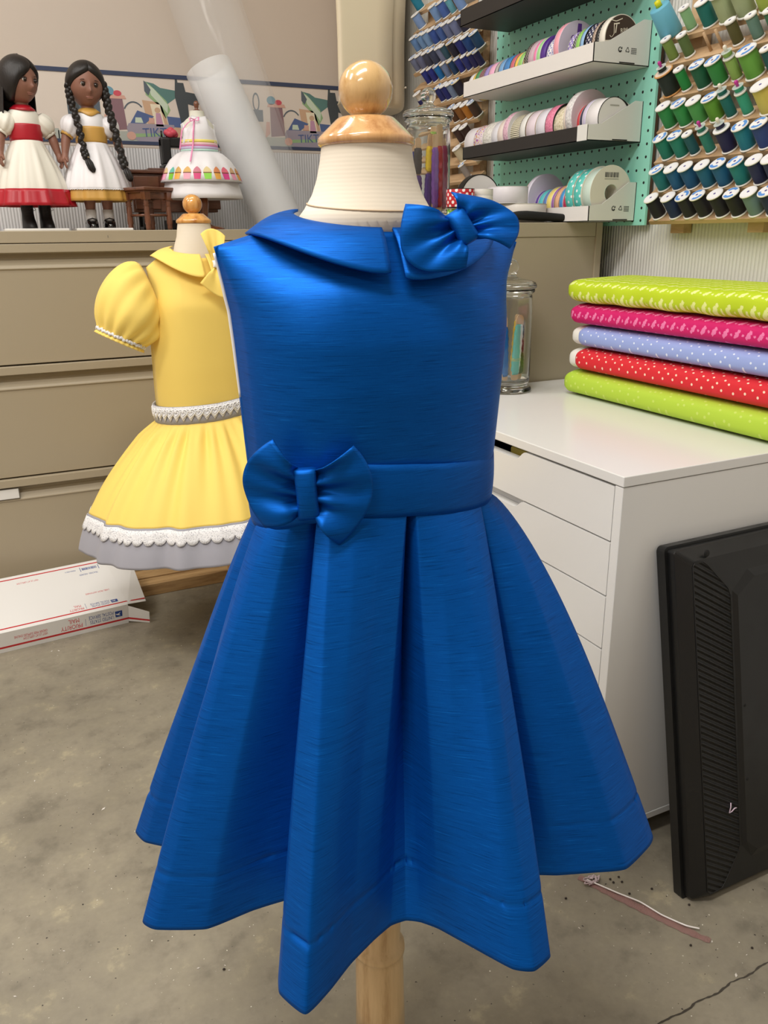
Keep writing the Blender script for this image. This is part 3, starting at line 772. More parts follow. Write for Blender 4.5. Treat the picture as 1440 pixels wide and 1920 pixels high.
yprof = [(0.60, 0.121), (0.65, 0.1215), (0.75, 0.120), (0.82, 0.116), (0.88, 0.112), (0.92, 0.113), (0.96, 0.116)]
bodice('bodice', YX, YY, 0.612, 0.940, yprof, yellow, YD,
    [(0.60, 0.084), (0.70, 0.090), (0.84, 0.094), (0.90, 0.086), (0.94, 0.066), (0.97, 0.05)], [(0.60, 0.08), (0.80, 0.080), (0.94, 0.06)],
    neck=(0.056, 0.052), sh=(0.058, 0.116, 0.962, 0.922))
ZY = lambda x: interp(x, [-.12, 0, .12], [.577, .584, .597])
def ring_rows(fx, zs_, n=160, extra=None):
    rows = []
    for z_i in range(len(zs_)):
        row = []
        for j in range(n):
            a = 2 * PI * j / n; row.append(fx(a, z_i))
        rows.append(row)
    return rows
def yw(a, g=0.0): return ((0.1235 + g) * sin(a), -(0.088 + g) * cos(a))
rows = [[(YX + yw(a, 0.003)[0], YY + yw(a, 0.003)[1], ZY(yw(a)[0]) - 0.002 + 0.043 * v) for a in np.linspace(0, 2 * PI, 120, endpoint=False)] for v in (0, .33, .66, 1)]
MB().grid(rows, True).build('waistband', grey, YD, solid=0.0015, offset=-1)
def lace_strip(path_top, down, n, period, drop, scal, parent, name='lace_trim', hearts=False):
    """path_top(a)->point, scalloped lower edge; a over 0..2pi"""
    rows = [[], [], [], []]; K = n
    per = period
    for j in range(K + 1):
        a = 2 * PI * j / K; p = Vector(path_top(a)); dn = Vector(down(a))
        ph = (j / K * per) % 1.0
        if hearts: sc = 1 - abs(2 * ph - 1)
        else: sc = math.sqrt(max(0, 1 - (2 * ph - 1) ** 2))
        h = drop * (1 - scal) + drop * scal * sc
        for k, f in enumerate((0, .4, .75, 1)): rows[k].append(tuple(p + dn * (h * f)))
    m = MB(); m.grid(rows)
    o = m.build(name, lace, parent, solid=0.0008, offset=0)
    if hearts:
        hb = MB()
        for i in range(per):
            a = 2 * PI * (i + 0.5) / per; p = Vector(path_top(a)); dn = Vector(down(a)); nx = Vector((sin(a), -cos(a), 0)); tx = Vector((cos(a), sin(a), 0))
            for sc in (1.0, 0.55):
                pts = []
                for q in np.linspace(0, 2 * PI, 19):
                    hx = 16 * sin(q) ** 3; hy = 13 * cos(q) - 5 * cos(2 * q) - 2 * cos(3 * q) - cos(4 * q)
                    pts.append(p + dn * (drop * 0.46) + tx * (hx / 17 * drop * 0.36 * sc) - dn * ((hy + 2) / 17 * drop * 0.36 * sc) + nx * 0.0012)
                hb.tube(pts, 0.0012, 5, 0, False)
        hb.build('heart_motif', lace_thread, o)
    return o
lace_strip(lambda a: (YX + yw(a, .0055)[0], YY + yw(a, .0055)[1], ZY(yw(a)[0]) + 0.0405), lambda a: (0, 0, -1), 720, 44, 0.034, 0.42, YD, hearts=True)
# gathered skirt
random.seed(3)
GA = [(random.uniform(0, 6.28), random.uniform(0.6, 1.0)) for _ in range(8)]
def yskirt(a, s, g=0.0, t0=0.0):
    """s 0 waist .. 1 hem bottom"""
    zt = ZY(yw(a)[0])
    hx, hy = 0.322 * sin(a), -0.272 * cos(a)
    wx, wy = yw(a, 0.001)
    f = sin(min(1, s) * PI / 2) ** 0.92 if s < 1 else 1.0
    f = 0.30 * s + 0.70 * f
    amp = 0.011 * math.exp(-s * 1.6) * min(1, s * 9) + 0.006 * s
    rip = amp * (0.6 * sin(a * 38 + GA[0][0]) * math.exp(-s * 2.2) + 0.55 * sin(a * 17 + GA[1][0] + 0.8 * s) + 0.6 * sin(a * 9 + GA[2][0]) * s + 0.35 * sin(a * 27 + 2 * s))
    x, y = lerp(wx, hx, f), lerp(wy, hy, f); L = math.hypot(x, y)
    k = 1 + (rip + g) / L
    zz = lerp(zt, 0.298, s) + 0.010 * sin(a + 0.5) * s
    return (YX + x * k, YY + y * k, zz)
AN = np.linspace(0, 2 * PI, 300, endpoint=False); SPL = 0.70
MB().grid([[yskirt(a, s) for a in AN] for s in np.linspace(0, SPL, 40)], True).build('skirt', yellow, YD, solid=0.001, offset=-1)
MB().grid([[yskirt(a, s, -0.0012) for a in AN] for s in np.linspace(SPL - 0.03, 1.0, 18)], True).build('hem_band', grey, YD, solid=0.001, offset=-1)
MB().grid([[yskirt(a, s, 0.0016) for a in AN] for s in np.linspace(SPL - 0.004, SPL + 0.012, 4)], True).build('piping', grey, YD, solid=0.001)
def ydown(a):
    d = Vector(yskirt(a, SPL + 0.1, 0.0)) - Vector(yskirt(a, SPL, 0.0)); return d.normalized()
lace_strip(lambda a: yskirt(a, SPL + 0.008, 0.0035), ydown, 1400, 74, 0.034, 0.40, YD)
# puffed sleeves
for sg in (-1, 1):
    c0 = Vector((YX + sg * 0.108, YY + 0.0, 0.868)); c1 = Vector((YX + sg * 0.184, YY - 0.012, 0.776))
    ax1 = (Vector((sg * 0.46, 0.0, -0.89))).normalized()
    e1 = Vector((sg * 0.89, 0, 0.46)); e2 = Vector((0, 1, 0))
    rows = []; NA = 96
    for i in range(23):
        s = i / 22; row = []
        for j in range(NA):
            a = 2 * PI * j / NA
            A0 = c0 + Vector((0, 1, 0)) * (0.040 * cos(a)) + Vector((sg * 0.02, 0, 0.062)) * sin(a)
            A1 = c1 + e1 * (0.050 * sin(a)) + e2 * (0.050 * cos(a))
            mid = A0.lerp(A1, s); ctr = c0.lerp(c1, s)
            out = (mid - ctr).normalized()
            up_ = max(0.0, sin(a)); dn_ = max(0, -sin(a))
            pf = sin(PI * min(1, s * 1.02)) ** 0.8 * (0.030 + 0.014 * up_ - 0.016 * dn_)
            rp = 0.0045 * sin(a * 15 + 3 * sg + s * 1.5) * (1 - 0.72 * sin(PI * s)) * min(1, s * 6) + 0.003 * sin(a * 6 + 4 * s) * sin(PI * s)
            row.append(tuple(mid + out * (pf + rp)))
        rows.append(row)
    frill = []
    for k, (d_, r_) in enumerate(((0.004, -0.001), (0.009, 0.003), (0.012, 0.004))):
        frill.append([tuple(c1 + ax1 * d_ + e1 * ((0.050 + r_ + 0.002 * sin(j * 1.9)) * sin(2 * PI * j / NA)) + e2 * ((0.050 + r_ + 0.002 * sin(j * 1.9)) * cos(2 * PI * j / NA))) for j in range(NA)])
    sl = MB().grid(rows + frill, True).build('sleeve', yellow, YD, solid=0.001, offset=-1)
    pts = [tuple(c1 + ax1 * (0.001 + 0.0016 * sin(j * 1.3)) + e1 * (0.0530 * sin(2 * PI * j / 160)) + e2 * (0.0530 * cos(2 * PI * j / 160))) for j in range(161)]
    MB().tube(pts, [0.0034 + 0.0012 * sin(j * 2.1) for j in range(161)], 7, 0, False).build('sleeve_lace', lace, sl)
def y_in(a): return (0.0545 * sin(a), -0.053 * cos(a), 0.948 + 0.010 * (1 - cos(a)))
def y_out(a):
    ca, sa = cos(a), sin(a)
    return (0.098 * sa, -(0.099 if ca > 0 else 0.09) * ca, 0.9010 + 0.0445 * sa * sa + (0.04 if ca < 0 else 0) * ca * ca)
collar(YX - 0.003, YY, -0.04, -2.3, y_in, y_out, yellow, YD, 0.0018)
collar(YX + 0.003, YY, 0.06, 2.3, y_in, y_out, yellow, YD, 0.0018)
KS = 0.00118
Tb = frame((YX + 0.020, YY - 0.100, 0.928), (0.98, -0.20, 0.0), (0.0, 0.22, 1))
bow(YD, Tb, [
    (pw(-2, 9), pw(-9, 2), pw(-26, 52), pw(-4, 62), pw(18, 48), 0.3),
    (pw(2, -9), pw(9, 2), pw(32, -46), pw(8, -62), pw(-34, -34), 1.2)],
    (0, 0, 8 * KS, 6 * KS, 0.1), yellow, puff=0.013, ripple=0.003, knot_m=lace_thread, band=0.007)
# ------------------------------------------------------------------ things on the wide cabinet
TOPZ = FT
def ring(cx, cy, z, a, b, n=48, f=None):
    out = []
    for j in range(n):
        t_ = 2 * PI * j / n; k = 1 + (f(t_) if f else 0)
        out.append((cx + a * k * sin(t_), cy - b * k * cos(t_), z))
    return out
hair_m = mat('black doll hair', (26, 21, 20), 0.42); t = NT(hair_m); t.bump(t.noise(t.coord('Object', (500, 500, 60)), 1, 3), 0.5, 0.001)
eye_w = mat('doll eye white', (230, 228, 224), 0.2); eye_d = mat('doll eye brown', (34, 22, 16), 0.12)
white_satin = mat('white satin', (238, 236, 240), 0.38, Sheen_Weight=0.2)
ivory = mat('ivory satin', (234, 230, 218), 0.45)
gold = mat('gold satin', (204, 158, 78), 0.36); red_satin = mat('red satin', (176, 22, 40), 0.36)
patent = mat('patent leather', (14, 14, 15), 0.08, Coat_Weight=1.0); boot_m = mat('boot leather', (26, 25, 26), 0.5)
sock_m = cloth('white sock', (236, 234, 232), 0.8)
def doll(name, loc, yaw, label, skin_rgb, lip_rgb, look, braided, D):
    root = thing(name, loc, label, 'doll'); root.rotation_euler = (0, 0, yaw); root.scale = (0.955, 0.955, 0.955)
    skin = mat(name + ' vinyl ' + label[:6], skin_rgb, 0.42, Specular_IOR_Level=0.35)
    B = lambda mb, nm, m, par=None, **k: mb.build(nm, m, par or root, world=False, **k)
    # body: one vinyl surface fused from overlapping limbs
    b = MB(); HZ = 0.379
    rows = []; NL, NA = 44, 56
    for i in range(NL + 1):
        e = -PI / 2 + PI * i / NL; row = []
        for j in range(NA):
            a = 2 * PI * j / NA  # 0 = front
            sx, sy, sz = cos(e) * sin(a), -cos(e) * cos(a), sin(e)
            jaw = 1 - 0.16 * sstep(-0.1, -0.95, sz) * (0.5 + 0.5 * max(0, -sy)); cheek = 1 + 0.05 * math.exp(-((sz + 0.32) / 0.25) ** 2) * max(0, -sy)
            x, y, z = sx * 0.0405 * jaw * cheek, sy * 0.0425, sz * 0.0500
            fr = max(0, -sy)
            nose = 0.0085 * math.exp(-((sx) / 0.105) ** 2 - ((sz + 0.20) / 0.13) ** 2) * fr + 0.003 * math.exp(-(sx / 0.10) ** 2 - ((sz - 0.02) / 0.2) ** 2) * fr
            sock = -0.0042 * (math.exp(-((abs(sx) - 0.38) / 0.17) ** 2 - ((sz - 0.08) / 0.12) ** 2)) * fr
            lips = 0.0032 * math.exp(-(sx / 0.17) ** 2 - ((sz + 0.50) / 0.07) ** 2) * fr - 0.0018 * math.exp(-(sx / 0.2) ** 2 - ((sz + 0.50) / 0.018) ** 2) * fr
            chin = 0.004 * math.exp(-(sx / 0.25) ** 2 - ((sz + 0.82) / 0.16) ** 2) * fr
            y -= nose + sock + lips + chin
            row.append((x, y, z))
        rows.append(row)
    TH = Matrix.Translation((0, -0.004, HZ)) @ Matrix.Scale(1.13, 4) @ Matrix.Rotation(look[0], 4, 'Z') @ Matrix.Rotation(look[1], 4, 'X') @ Matrix.Rotation(look[2], 4, 'Y')
    b.grid(rows, True, 0, True, TH)
    for s in (-1, 1): b.ball((s * 0.040, 0.004, -0.006), (0.005, 0.008, 0.011), 12, 0, TH)
    b.tube([(0, 0, 0.290), (0, 0, 0.31), (0, -0.001, 0.338), (0, -0.002, 0.35)], [0.026, 0.0185, 0.0165, 0.017], 24)
    b.tube([(0, 0, 0.17), (0, 0, 0.19), (0, 0, 0.23), (0, 0, 0.27), (0, 0, 0.296), (0, 0, 0.305)], [0.022, 0.036, 0.034, 0.036, 0.034, 0.02], 28)
    hands = []
    for s in (-1, 1):
        sh, el, wr = Vector((s * 0.040, 0, 0.293)), Vector((s * 0.069, -0.004, 0.245)), Vector((s * 0.079, -0.016, 0.196))
        b.tube([sh, sh.lerp(el, .5), el, el.lerp(wr, .3), el.lerp(wr, .7), wr], [0.017, 0.0145, 0.0125, 0.0128, 0.0105, 0.0088], 16)
        pm = wr + Vector((s * 0.002, -0.006, -0.013))
        b.tube([wr + Vector((0, 0, 0.003)), wr + Vector((s * 0.001, -0.003, -0.006)), pm, pm + Vector((0, -0.001, -0.006))], [0.0086, 0.0098, 0.0105, 0.008], 14)
        for k in range(4):
            f0 = pm + Vector((s * 0.0002, -0.0085 + 0.0052 * k, -0.004)); ln = (0.017, 0.019, 0.018, 0.0145)[k]
            spread = (k - 1.5) * 0.0016
            b.tube([f0, f0 + Vector((s * 0.001, spread * 0.6, -ln * 0.45)), f0 + Vector((-s * 0.0015, spread, -ln * 0.8)), f0 + Vector((-s * 0.0035, spread, -ln))], [0.0031, 0.0029, 0.0026, 0.002], 10)
        t0 = pm + Vector((s * -0.001, -0.0085, 0.006)); b.tube([t0, t0 + Vector((-s * 0.002, -0.006, -0.005)), t0 + Vector((-s * 0.003, -0.0085, -0.0115))], [0.0038, 0.0033, 0.0024], 10)
        hp = Vector((s * 0.020, 0, 0.19))
        b.tube([hp, (s * 0.023, 0, 0.15), (s * 0.024, 0, 0.112), (s * 0.0245, 0.001, 0.085), (s * 0.0245, 0.002, 0.05), (s * 0.0245, 0, 0.02)], [0.023, 0.021, 0.0165, 0.0175, 0.0135, 0.011], 20)
    body = B(b, 'body', skin)
    md = body.modifiers.new('fuse', 'REMESH'); md.mode = 'VOXEL'; md.voxel_size = 0.0016; md.use_smooth_shade = True
    sm_ = body.modifiers.new('smooth', 'SMOOTH'); sm_.iterations = 3; sm_.factor = 0.5
    for s in (-1, 1):
        p = Vector((s * 0.0152, -0.0366, 0.004))
        eb = MB(); eb.ball(p, (0.0056, 0.0040, 0.0044), 16, 0, TH); eb.ball(p + Vector((0.0002, -0.0014, -0.0001)), (0.0050, 0.0035, 0.0046), 16, 1, TH); eb.ball(p + Vector((-0.0010, -0.0046, 0.0014)), 0.0006, 8, 0, TH)  # the tiny last ball is a white glint set on the iris
        eo = B(eb, 'eye', [eye_w, eye_d])
        lb = MB(); pts = [p + Vector((0.0064 * cos(q), -0.0008 - 0.003 * sin(q), 0.0006 + 0.0046 * sin(q))) for q in np.linspace(0.15, PI - 0.15, 10)]
        lb.tube(pts, 0.0006, 6, 0, True, TH)
        pts = [Vector((s * 0.0150 + 0.0075 * cos(q), -0.0385 + 0.0012 * abs(cos(q)), 0.0108 + 0.0035 * sin(q))) for q in np.linspace(0.3, PI - 0.3, 10)]
        lb.tube(pts, 0.0006, 6, 0, True, TH); B(lb, 'brow', hair_m, eo, )
    lm = mat(name + ' lip ' + label[:6], lip_rgb, 0.35); lb = MB(); lb.ball((0, -0.0378, -0.0234), (0.0098, 0.0026, 0.0016), 16, 0, TH); lb.ball((0, -0.0374, -0.0262), (0.0082, 0.0027, 0.0017), 16, 0, TH); B(lb, 'lips', lm)
    # hair cap with a parting
    rows = []; n_ = 90
    def hl(a):
        d = abs((a + PI) % (2 * PI) - PI); dd = math.degrees(d)
        if braided: return math.radians(interp(dd, [0, 8, 30, 55, 75, 90, 110, 180], [44, 40, 28, 12, -8, -30, -48, -52]))
        off = (a + PI) % (2 * PI) - PI; dd = abs(math.degrees(off - 0.25))
        return math.radians(interp(dd, [0, 10, 30, 55, 75, 92, 110, 180], [42, 36, 22, 2, -38, -62, -66, -66]))
    for i in range(20):
        v = i / 19; row = []
        for j in range(n_):
            a = 2 * PI * j / n_; e = lerp(hl(a), PI / 2, v)
            part = 1 - 0.05 * math.exp(-((((a + PI) % (2 * PI)) - PI - (0 if braided else 0.25)) / 0.06) ** 2) * sstep(0, 0.4, cos(a))
            gr = (1.10 + 0.05 * sin(min(1, v * 3) * PI / 2) + (0.05 if not braided else 0.0) * (0.5 - 0.5 * cos(a))) * part
            if v < 0.12: gr = lerp(0.985, gr, v / 0.12)
            wv = 1 + 0.006 * sin(a * 40)
            row.append((0.0410 * gr * wv * cos(e) * sin(a), -0.0430 * gr * wv * cos(e) * cos(a), 0.0495 * gr * sin(e)))
        rows.append(row)
    hb = MB(); hb.grid(rows, True, 0, True, TH)
    if not braided:   # long loose hair falling behind the shoulders
        rr = []
        for i in range(16):
            v = i / 15; z = lerp(-0.005, -0.115, v); row = []
            for j in range(40):
                q = lerp(-1.55, 1.55, j / 39); rx = lerp(0.0445, 0.052, v); ry = lerp(0.047, 0.042, v)
                row.append((rx * sin(q) * (1 + 0.02 * sin(j * 2.2)), ry * cos(q), z - 0.002 * sin(j * 1.7)))
            rr.append(row)
        hb.grid(rr, False, 0, True, TH)
    ho = B(hb, 'hair', hair_m, solid=0.003 if not braided else 0.0015, offset=0)
    if braided:
        for s in (-1, 1):
            if s < 0: P = catmull([(-0.047, -0.010, HZ + 0.004), (-0.0475, -0.014, HZ - 0.020), (-0.046, -0.020, HZ - 0.048), (-0.040, -0.038, HZ - 0.085), (-0.036, -0.050, HZ - 0.13), (-0.032, -0.056, HZ - 0.175), (-0.028, -0.060, HZ - 0.190)], 12, False)
            else: P = catmull([(0.047, -0.006, HZ + 0.006), (0.051, -0.010, HZ - 0.020), (0.053, -0.016, HZ - 0.050), (0.058, -0.030, HZ - 0.090), (0.064, -0.042, HZ - 0.14), (0.071, -0.052, HZ - 0.19), (0.076, -0.058, HZ - 0.212)], 12, False)
            bb = MB(); n_ = len(P); st = 3
            for i in range(0, n_ - 1, 1):
                p = Vector(P[i]); d = (Vector(P[i + 1]) - p).normalized(); side = Vector((1, 0.2, 0)); side = (side - d * side.dot(d)).normalized()
                ph = i * PI / 3; w = 0.0088 if s < 0 else 0.0106
                o_ = side * (0.0040 * sin(ph)) + d.cross(side) * (0.0026 * sin(2 * ph))
                bb.ball(p + o_, (w * 0.86, w * 0.8, w * 0.92), 10)
            bo = B(bb, 'braid', hair_m, ho)
            e = Vector(P[-1]); d = (Vector(P[-1]) - Vector(P[-3])).normalized()
            eb = MB(); eb.tube([e - d * 0.004, e + d * 0.004], [0.0068, 0.0068], 14); B(eb, 'hair_elastic', D['elastic'][0 if s < 0 else 1], bo)
            eb = MB()
            for q in range(16):
                aa = q * 2.4; rr = 0.0045 * math.sqrt(q / 16); o_ = Vector((cos(aa), sin(aa), 0)) * rr
                eb.tube([e + o_ * 0.7, e + d * 0.016 + o_ * 1.9, e + d * 0.034 + o_ * 2.0, e + d * (0.044 - 0.2 * rr) + o_ * 1.0], [0.0030, 0.0036, 0.0028, 0.0008], 7)
            B(eb, 'braid_tassel', hair_m, bo)
    else:
        eb = MB(); 
        for s in (-1, 1): eb.ball((s * 0.0445, 0.000, -0.016), 0.0028, 10, 0, TH)
        B(eb, 'earring', mat('gold stud', (190, 150, 60), 0.25, Metallic=1.0))
    # dress
    mD, mS, mH = D['dress'], D['sash'], D['hem']
    rows = [ring(0, 0, 0.318, 0.020, 0.018), ring(0, 0, 0.313, 0.028, 0.026), ring(0, 0, 0.302, 0.040, 0.033), ring(0, 0, 0.285, 0.043, 0.0385), ring(0, 0, 0.262, 0.041, 0.0385), ring(0, 0, 0.236, 0.040, 0.037)]
    B(MB().grid(rows[1:], True), 'bodice', mD)
    # neckline band: V or scoop
    ny = MB(); rw = []
    for k in range(3):
        row = []
        for j in range(48):
            a = 2 * PI * j / 48; fr = max(0, cos(a)); dip = (0.012 * fr ** 6 if D['vneck'] else 0.005 * fr) + 0.004
            rI, rO = 0.0215, 0.0335
            tt_ = k / 2; zz = 0.321 - tt_ * (0.006 + dip * 1.0)
            row.append(((rI + (rO - rI) * tt_) * sin(a) * 1.02, -(rI + (rO - rI) * tt_ + 0.0035 * fr * tt_) * cos(a), zz))
        rw.append(row)
    B(ny.grid(rw, True), 'neckband', mS, solid=0.002, offset=1)
    fz = lambda t_: 0.02 * sin(9 * t_ + 1)
    B(MB().grid([ring(0, 0, z, a_, b_, 64, f) for z, a_, b_, f in ((0.272, .0425, .0402, None), (0.268, .0438, .0415, None), (0.258, .0432, .0405, None), (0.252, .0440, .0415, None), (0.244, .0428, .0405, None), (0.236, .0436, .0412, None), (0.228, .0420, .040, None))], True), 'sash', mS, solid=0.001)
    if D['bow']:
        bo = MB(); bo.ball((-0.052, 0.030, 0.248), (0.016, 0.010, 0.011), 16); bo.ball((0.040, 0.044, 0.248), (0.018, 0.008, 0.011), 16); B(bo, 'sash_bow', mS)
    zt, zm, zb_, ra, rm, rb = D['skirt']
    def fs(t_): return 0.030 * sin(13 * t_ + 0.6) + 0.022 * sin(7 * t_ + 2) + 0.012 * sin(23 * t_)
    def skr(z, s, g=0): return ring(0, -0.002, z, lerp(0.040, ra, s) + g, lerp(0.038, ra * 0.86, s) + g, 110, lambda t_: fs(t_) * min(1, s * 2.2))
    rows = []
    for i in range(18):
        v = i / 17; s = 0.45 * v + 0.55 * sin(v * PI / 2); rows.append(skr(lerp(zt, zm, v), s))
    B(MB().grid(rows, True), 'skirt', mD, solid=0.0008)
    s1 = 1.0
    B(MB().grid([ring(0, -0.002, lerp(zm + 0.012, zb_, v), lerp(rm, rb, v), lerp(rm * .86, rb * .86, v), 110, fs) for v in np.linspace(0, 1, 6)], True), 'hem_band', mH, solid=0.0008)
    lp = []
    for j in range(221):
        q = 2 * PI * j / 220; k = 1 + fs(q); lp.append(((ra + 0.0012) * k * sin(q), -0.002 - (ra * .86 + 0.0012) * k * cos(q), zm - 0.001 + 0.0026 * abs(sin(q * 42))))
    B(MB().tube(lp, 0.0014, 5, 0, False), 'lace_trim', lace)
    for s in (-1, 1):   # puffed sleeves
        rows = []; 
        c0, c1 = Vector((s * 0.036, 0, 0.296)), Vector((s * 0.064, -0.003, 0.252)); ax = (c1 - c0).normalized(); e2 = Vector((0, 1, 0)); e1 = e2.cross(ax)
        for i in range(14):
            v = i / 13; row = []
            rr = lerp(0.017, 0.0165, v) + D['puff'] * sin(PI * v) ** 0.8
            for j in range(48):
                q = 2 * PI * j / 48; r_ = rr * (1 + 0.05 * sin(9 * q + 3 * v)); row.append(tuple(c0.lerp(c1, v) + (e1 * cos(q) + e2 * sin(q)) * r_))
            rows.append(row)
        so = B(MB().grid(rows, True), 'sleeve', mD, solid=0.0008)
        B(MB().tube([c1 - ax * 0.0025, c1 + ax * 0.0065], [0.0172, 0.0168], 28, 0, False), 'cuff', D['cuff'], so, solid=0.001)
    for s in (-1, 1):   # footwear
        fx = s * 0.0245
        if D['boots']:
            q = MB(); rows = []
            for z, r_, ln in ((0.066, .0165, 0), (0.060, .0168, 0), (0.04, .0162, 0), (0.026, .0172, .004), (0.018, .0175, .016), (0.010, .0180, .022), (0.004, .0182, .024), (0.0, .0182, .024), (0.0, .001, 0)):
                rows.append([(fx + r_ * sin(2 * PI * j / 28), -(r_ * cos(2 * PI * j / 28) + (ln if cos(2 * PI * j / 28) > 0 else 0) * cos(2 * PI * j / 28) ** 0.8 if cos(2 * PI * j / 28) > 0 else r_ * cos(2 * PI * j / 28)), z) for j in range(28)])
            sh = B(q.grid(rows, True), 'boot', boot_m)
            lb = MB()
            for k in range(4): lb.tube([(fx - 0.007, -0.0165 - 0.001 * k * 0, 0.028 + 0.009 * k), (fx, -0.0185, 0.030 + 0.009 * k), (fx + 0.007, -0.0165, 0.032 + 0.009 * k)], 0.0010, 6)
            lb.tube([(fx, -0.018, 0.052), (fx + 0.012, -0.022, 0.058), (fx + 0.018, -0.020, 0.050), (fx + 0.010, -0.019, 0.048)], 0.0009, 6); B(lb, 'bootlace', boot_m, sh)
        else:
            q = MB(); q.tube([(fx, 0.002, 0.014), (fx, 0.002, 0.03), (fx, 0.002, 0.052)], [0.0145, 0.0142, 0.0150], 22, 0, False); B(q, 'sock', sock_m, solid=0.001)
            q = MB(); rows = []
            for z, r_, ln in ((0.023, .0150, -0.002), (0.021, .0160, .006), (0.016, .0172, .018), (0.009, .0176, .021), (0.003, .0178, .022), (0.0, .0178, .022), (0.0, .001, 0)):
                rows.append([(fx + r_ * sin(2 * PI * j / 28), 0.003 - (r_ * cos(2 * PI * j / 28) + (ln * cos(2 * PI * j / 28) ** 0.8 if cos(2 * PI * j / 28) > 0 else 0)), z) for j in range(28)])
            sh = B(q.grid(rows, True), 'shoe', patent)
            lb = MB(); lb.tube([(fx - 0.0165, -0.001, 0.014), (fx - 0.012, -0.010, 0.024), (fx, -0.014, 0.0275), (fx + 0.012, -0.010, 0.024), (fx + 0.0165, -0.001, 0.014)], 0.0020, 8); B(lb, 'shoe_strap', patent, sh)
    return root
DY = 2.56
for x, lb, w in ((0.178, 'white plate under the booted doll in the red-trimmed dress', 0.16), (0.352, 'white plate under the braided doll in patent shoes', 0.15)):
    b = MB().box((x, DY - 0.02, TOPZ + 0.0035), (w, 0.12, 0.007))
    tag(b.build('doll_stand', mat('stand white', (234, 232, 228), 0.4), bevel=0.002, origin=(x, DY, TOPZ)), lb, 'doll stand', 'doll stands')
doll('doll', (0.186, DY, TOPZ + 0.007), 0.22, 'doll with loose black hair in an ivory dress trimmed with red', (140, 98, 82), (158, 108, 94), (0.42, 0.10, 0.02), False,
     dict(dress=ivory, sash=red_satin, hem=red_satin, cuff=ivory, vneck=False, bow=True, skirt=(0.232, 0.092, 0.060, 0.098, 0.100, 0.114), puff=0.012, boots=True, elastic=None))
doll('doll', (0.352, DY, TOPZ + 0.007), 0.02, 'doll with two long black braids in a white dress trimmed with gold', (212, 150, 110), (196, 122, 98), (0.10, 0.16, 0.05), True,
     dict(dress=white_satin, sash=gold, hem=gold, cuff=gold, vneck=True, bow=False, skirt=(0.232, 0.104, 0.074, 0.092, 0.088, 0.094), puff=0.013, boots=False, elastic=(mat('tan elastic', (214, 190, 150), 0.6), mat('white elastic', (235, 232, 225), 0.6))))

# little desk with drawers, black iron legs
walnut = wood('walnut stain', (104, 62, 42), (78, 44, 30), 0.32, (10, 60, 60), 0.4)
knob_m = mat('pewter', (196, 194, 188), 0.3, Metallic=0.8)
zD = lambda py, y: ony(300, py, y).z
DX0, DX1, DY0, DY1 = 0.462, 0.715, 2.64, 2.79
dk = thing('toy_desk', (0.6, 2.71, TOPZ), 'small dark brown toy desk with pewter-knobbed drawers behind the cupcake dress', 'toy desk')
zt_, zb1 = 1.172, 1.055
b = MB(); b.span((DX0, DY0 + 0.004, zb1), (DX1, DY1, zt_ - 0.010)); b.build('desk_body', walnut, dk, bevel=0.002)
b = MB(); b.span((DX0 - 0.014, DY0 - 0.008, zt_ - 0.010), (DX1 + 0.014, DY1, zt_)); b.span((DX0 + 0.055, DY0 + 0.02, zt_ - 0.001), (DX1 - 0.03, DY1 - 0.02, zt_ + 0.007)); b.build('desk_top', walnut, dk, bevel=0.003)
for c_ in range(2):
    for r_ in range(2):
        xa = DX0 + 0.006 + c_ * 0.135; z1 = zt_ - 0.017 - r_ * 0.050
        dd = MB().span((xa, DY0 - 0.003, z1 - 0.042), (xa + 0.074 if c_ == 0 else xa + 0.120, DY0 + 0.006, z1)).build('drawer', walnut, dk, bevel=0.0025)
        MB().lathe([(0, 0.010), (0.0035, 0.0092), (0.0046, 0.006), (0.003, 0.003), (0.002, 0.0)], 16, 0, align_z((xa + 0.037, DY0 - 0.003, z1 - 0.021), (0, -1, 0))).build('knob', knob_m, dd)
for xx in (DX0 + 0.03, DX1 - 0.05):
    b = MB(); b.span((xx, DY0 + 0.03, TOPZ), (xx + 0.022, DY0 + 0.045, zb1 + 0.001)); b.span((xx, DY1 - 0.05, TOPZ), (xx + 0.022, DY1 - 0.035, zb1 + 0.001)); b.span((xx, DY0 + 0.03, TOPZ), (xx + 0.022, DY1 - 0.035, TOPZ + 0.012)); b.build('iron_leg', black, dk, bevel=0.002)
b = MB().span((DX0 + 0.10, DY0 + 0.02, TOPZ + 0.002), (DX0 + 0.16, DY0 + 0.08, TOPZ + 0.030)); b.build('treadle', black, dk, bevel=0.003)
# toy sewing machine standing on the desk, mostly behind the little dress
sm = thing('toy_sewing_machine', (0.60, 2.70, zt_ + 0.007), 'black toy sewing machine with a pink rose trim on the toy desk', 'toy sewing machine')
zz0 = zt_ + 0.007
b = MB(); b.span((0.565, 2.66, zz0), (0.70, 2.73, zz0 + 0.012)); b.span((0.566, 2.675, zz0 + 0.012), (0.594, 2.715, zz0 + 0.085)); b.span((0.566, 2.68, zz0 + 0.060), (0.69, 2.71, zz0 + 0.088)); b.span((0.668, 2.68, zz0 + 0.028), (0.69, 2.71, zz0 + 0.088)); b.build('machine_casting', black, sm, bevel=0.004)
b = MB(); b.lathe([(0, 0.008), (0.020, 0.008), (0.026, 0.004), (0.026, -0.004), (0.020, -0.008), (0, -0.008)], 28, 0, align_z((0.602, 2.662, zz0 + 0.040), (0, -1, 0))); b.build('hand_wheel', mat('pewter dark', (150, 146, 136), 0.4), sm)
b = MB(); 
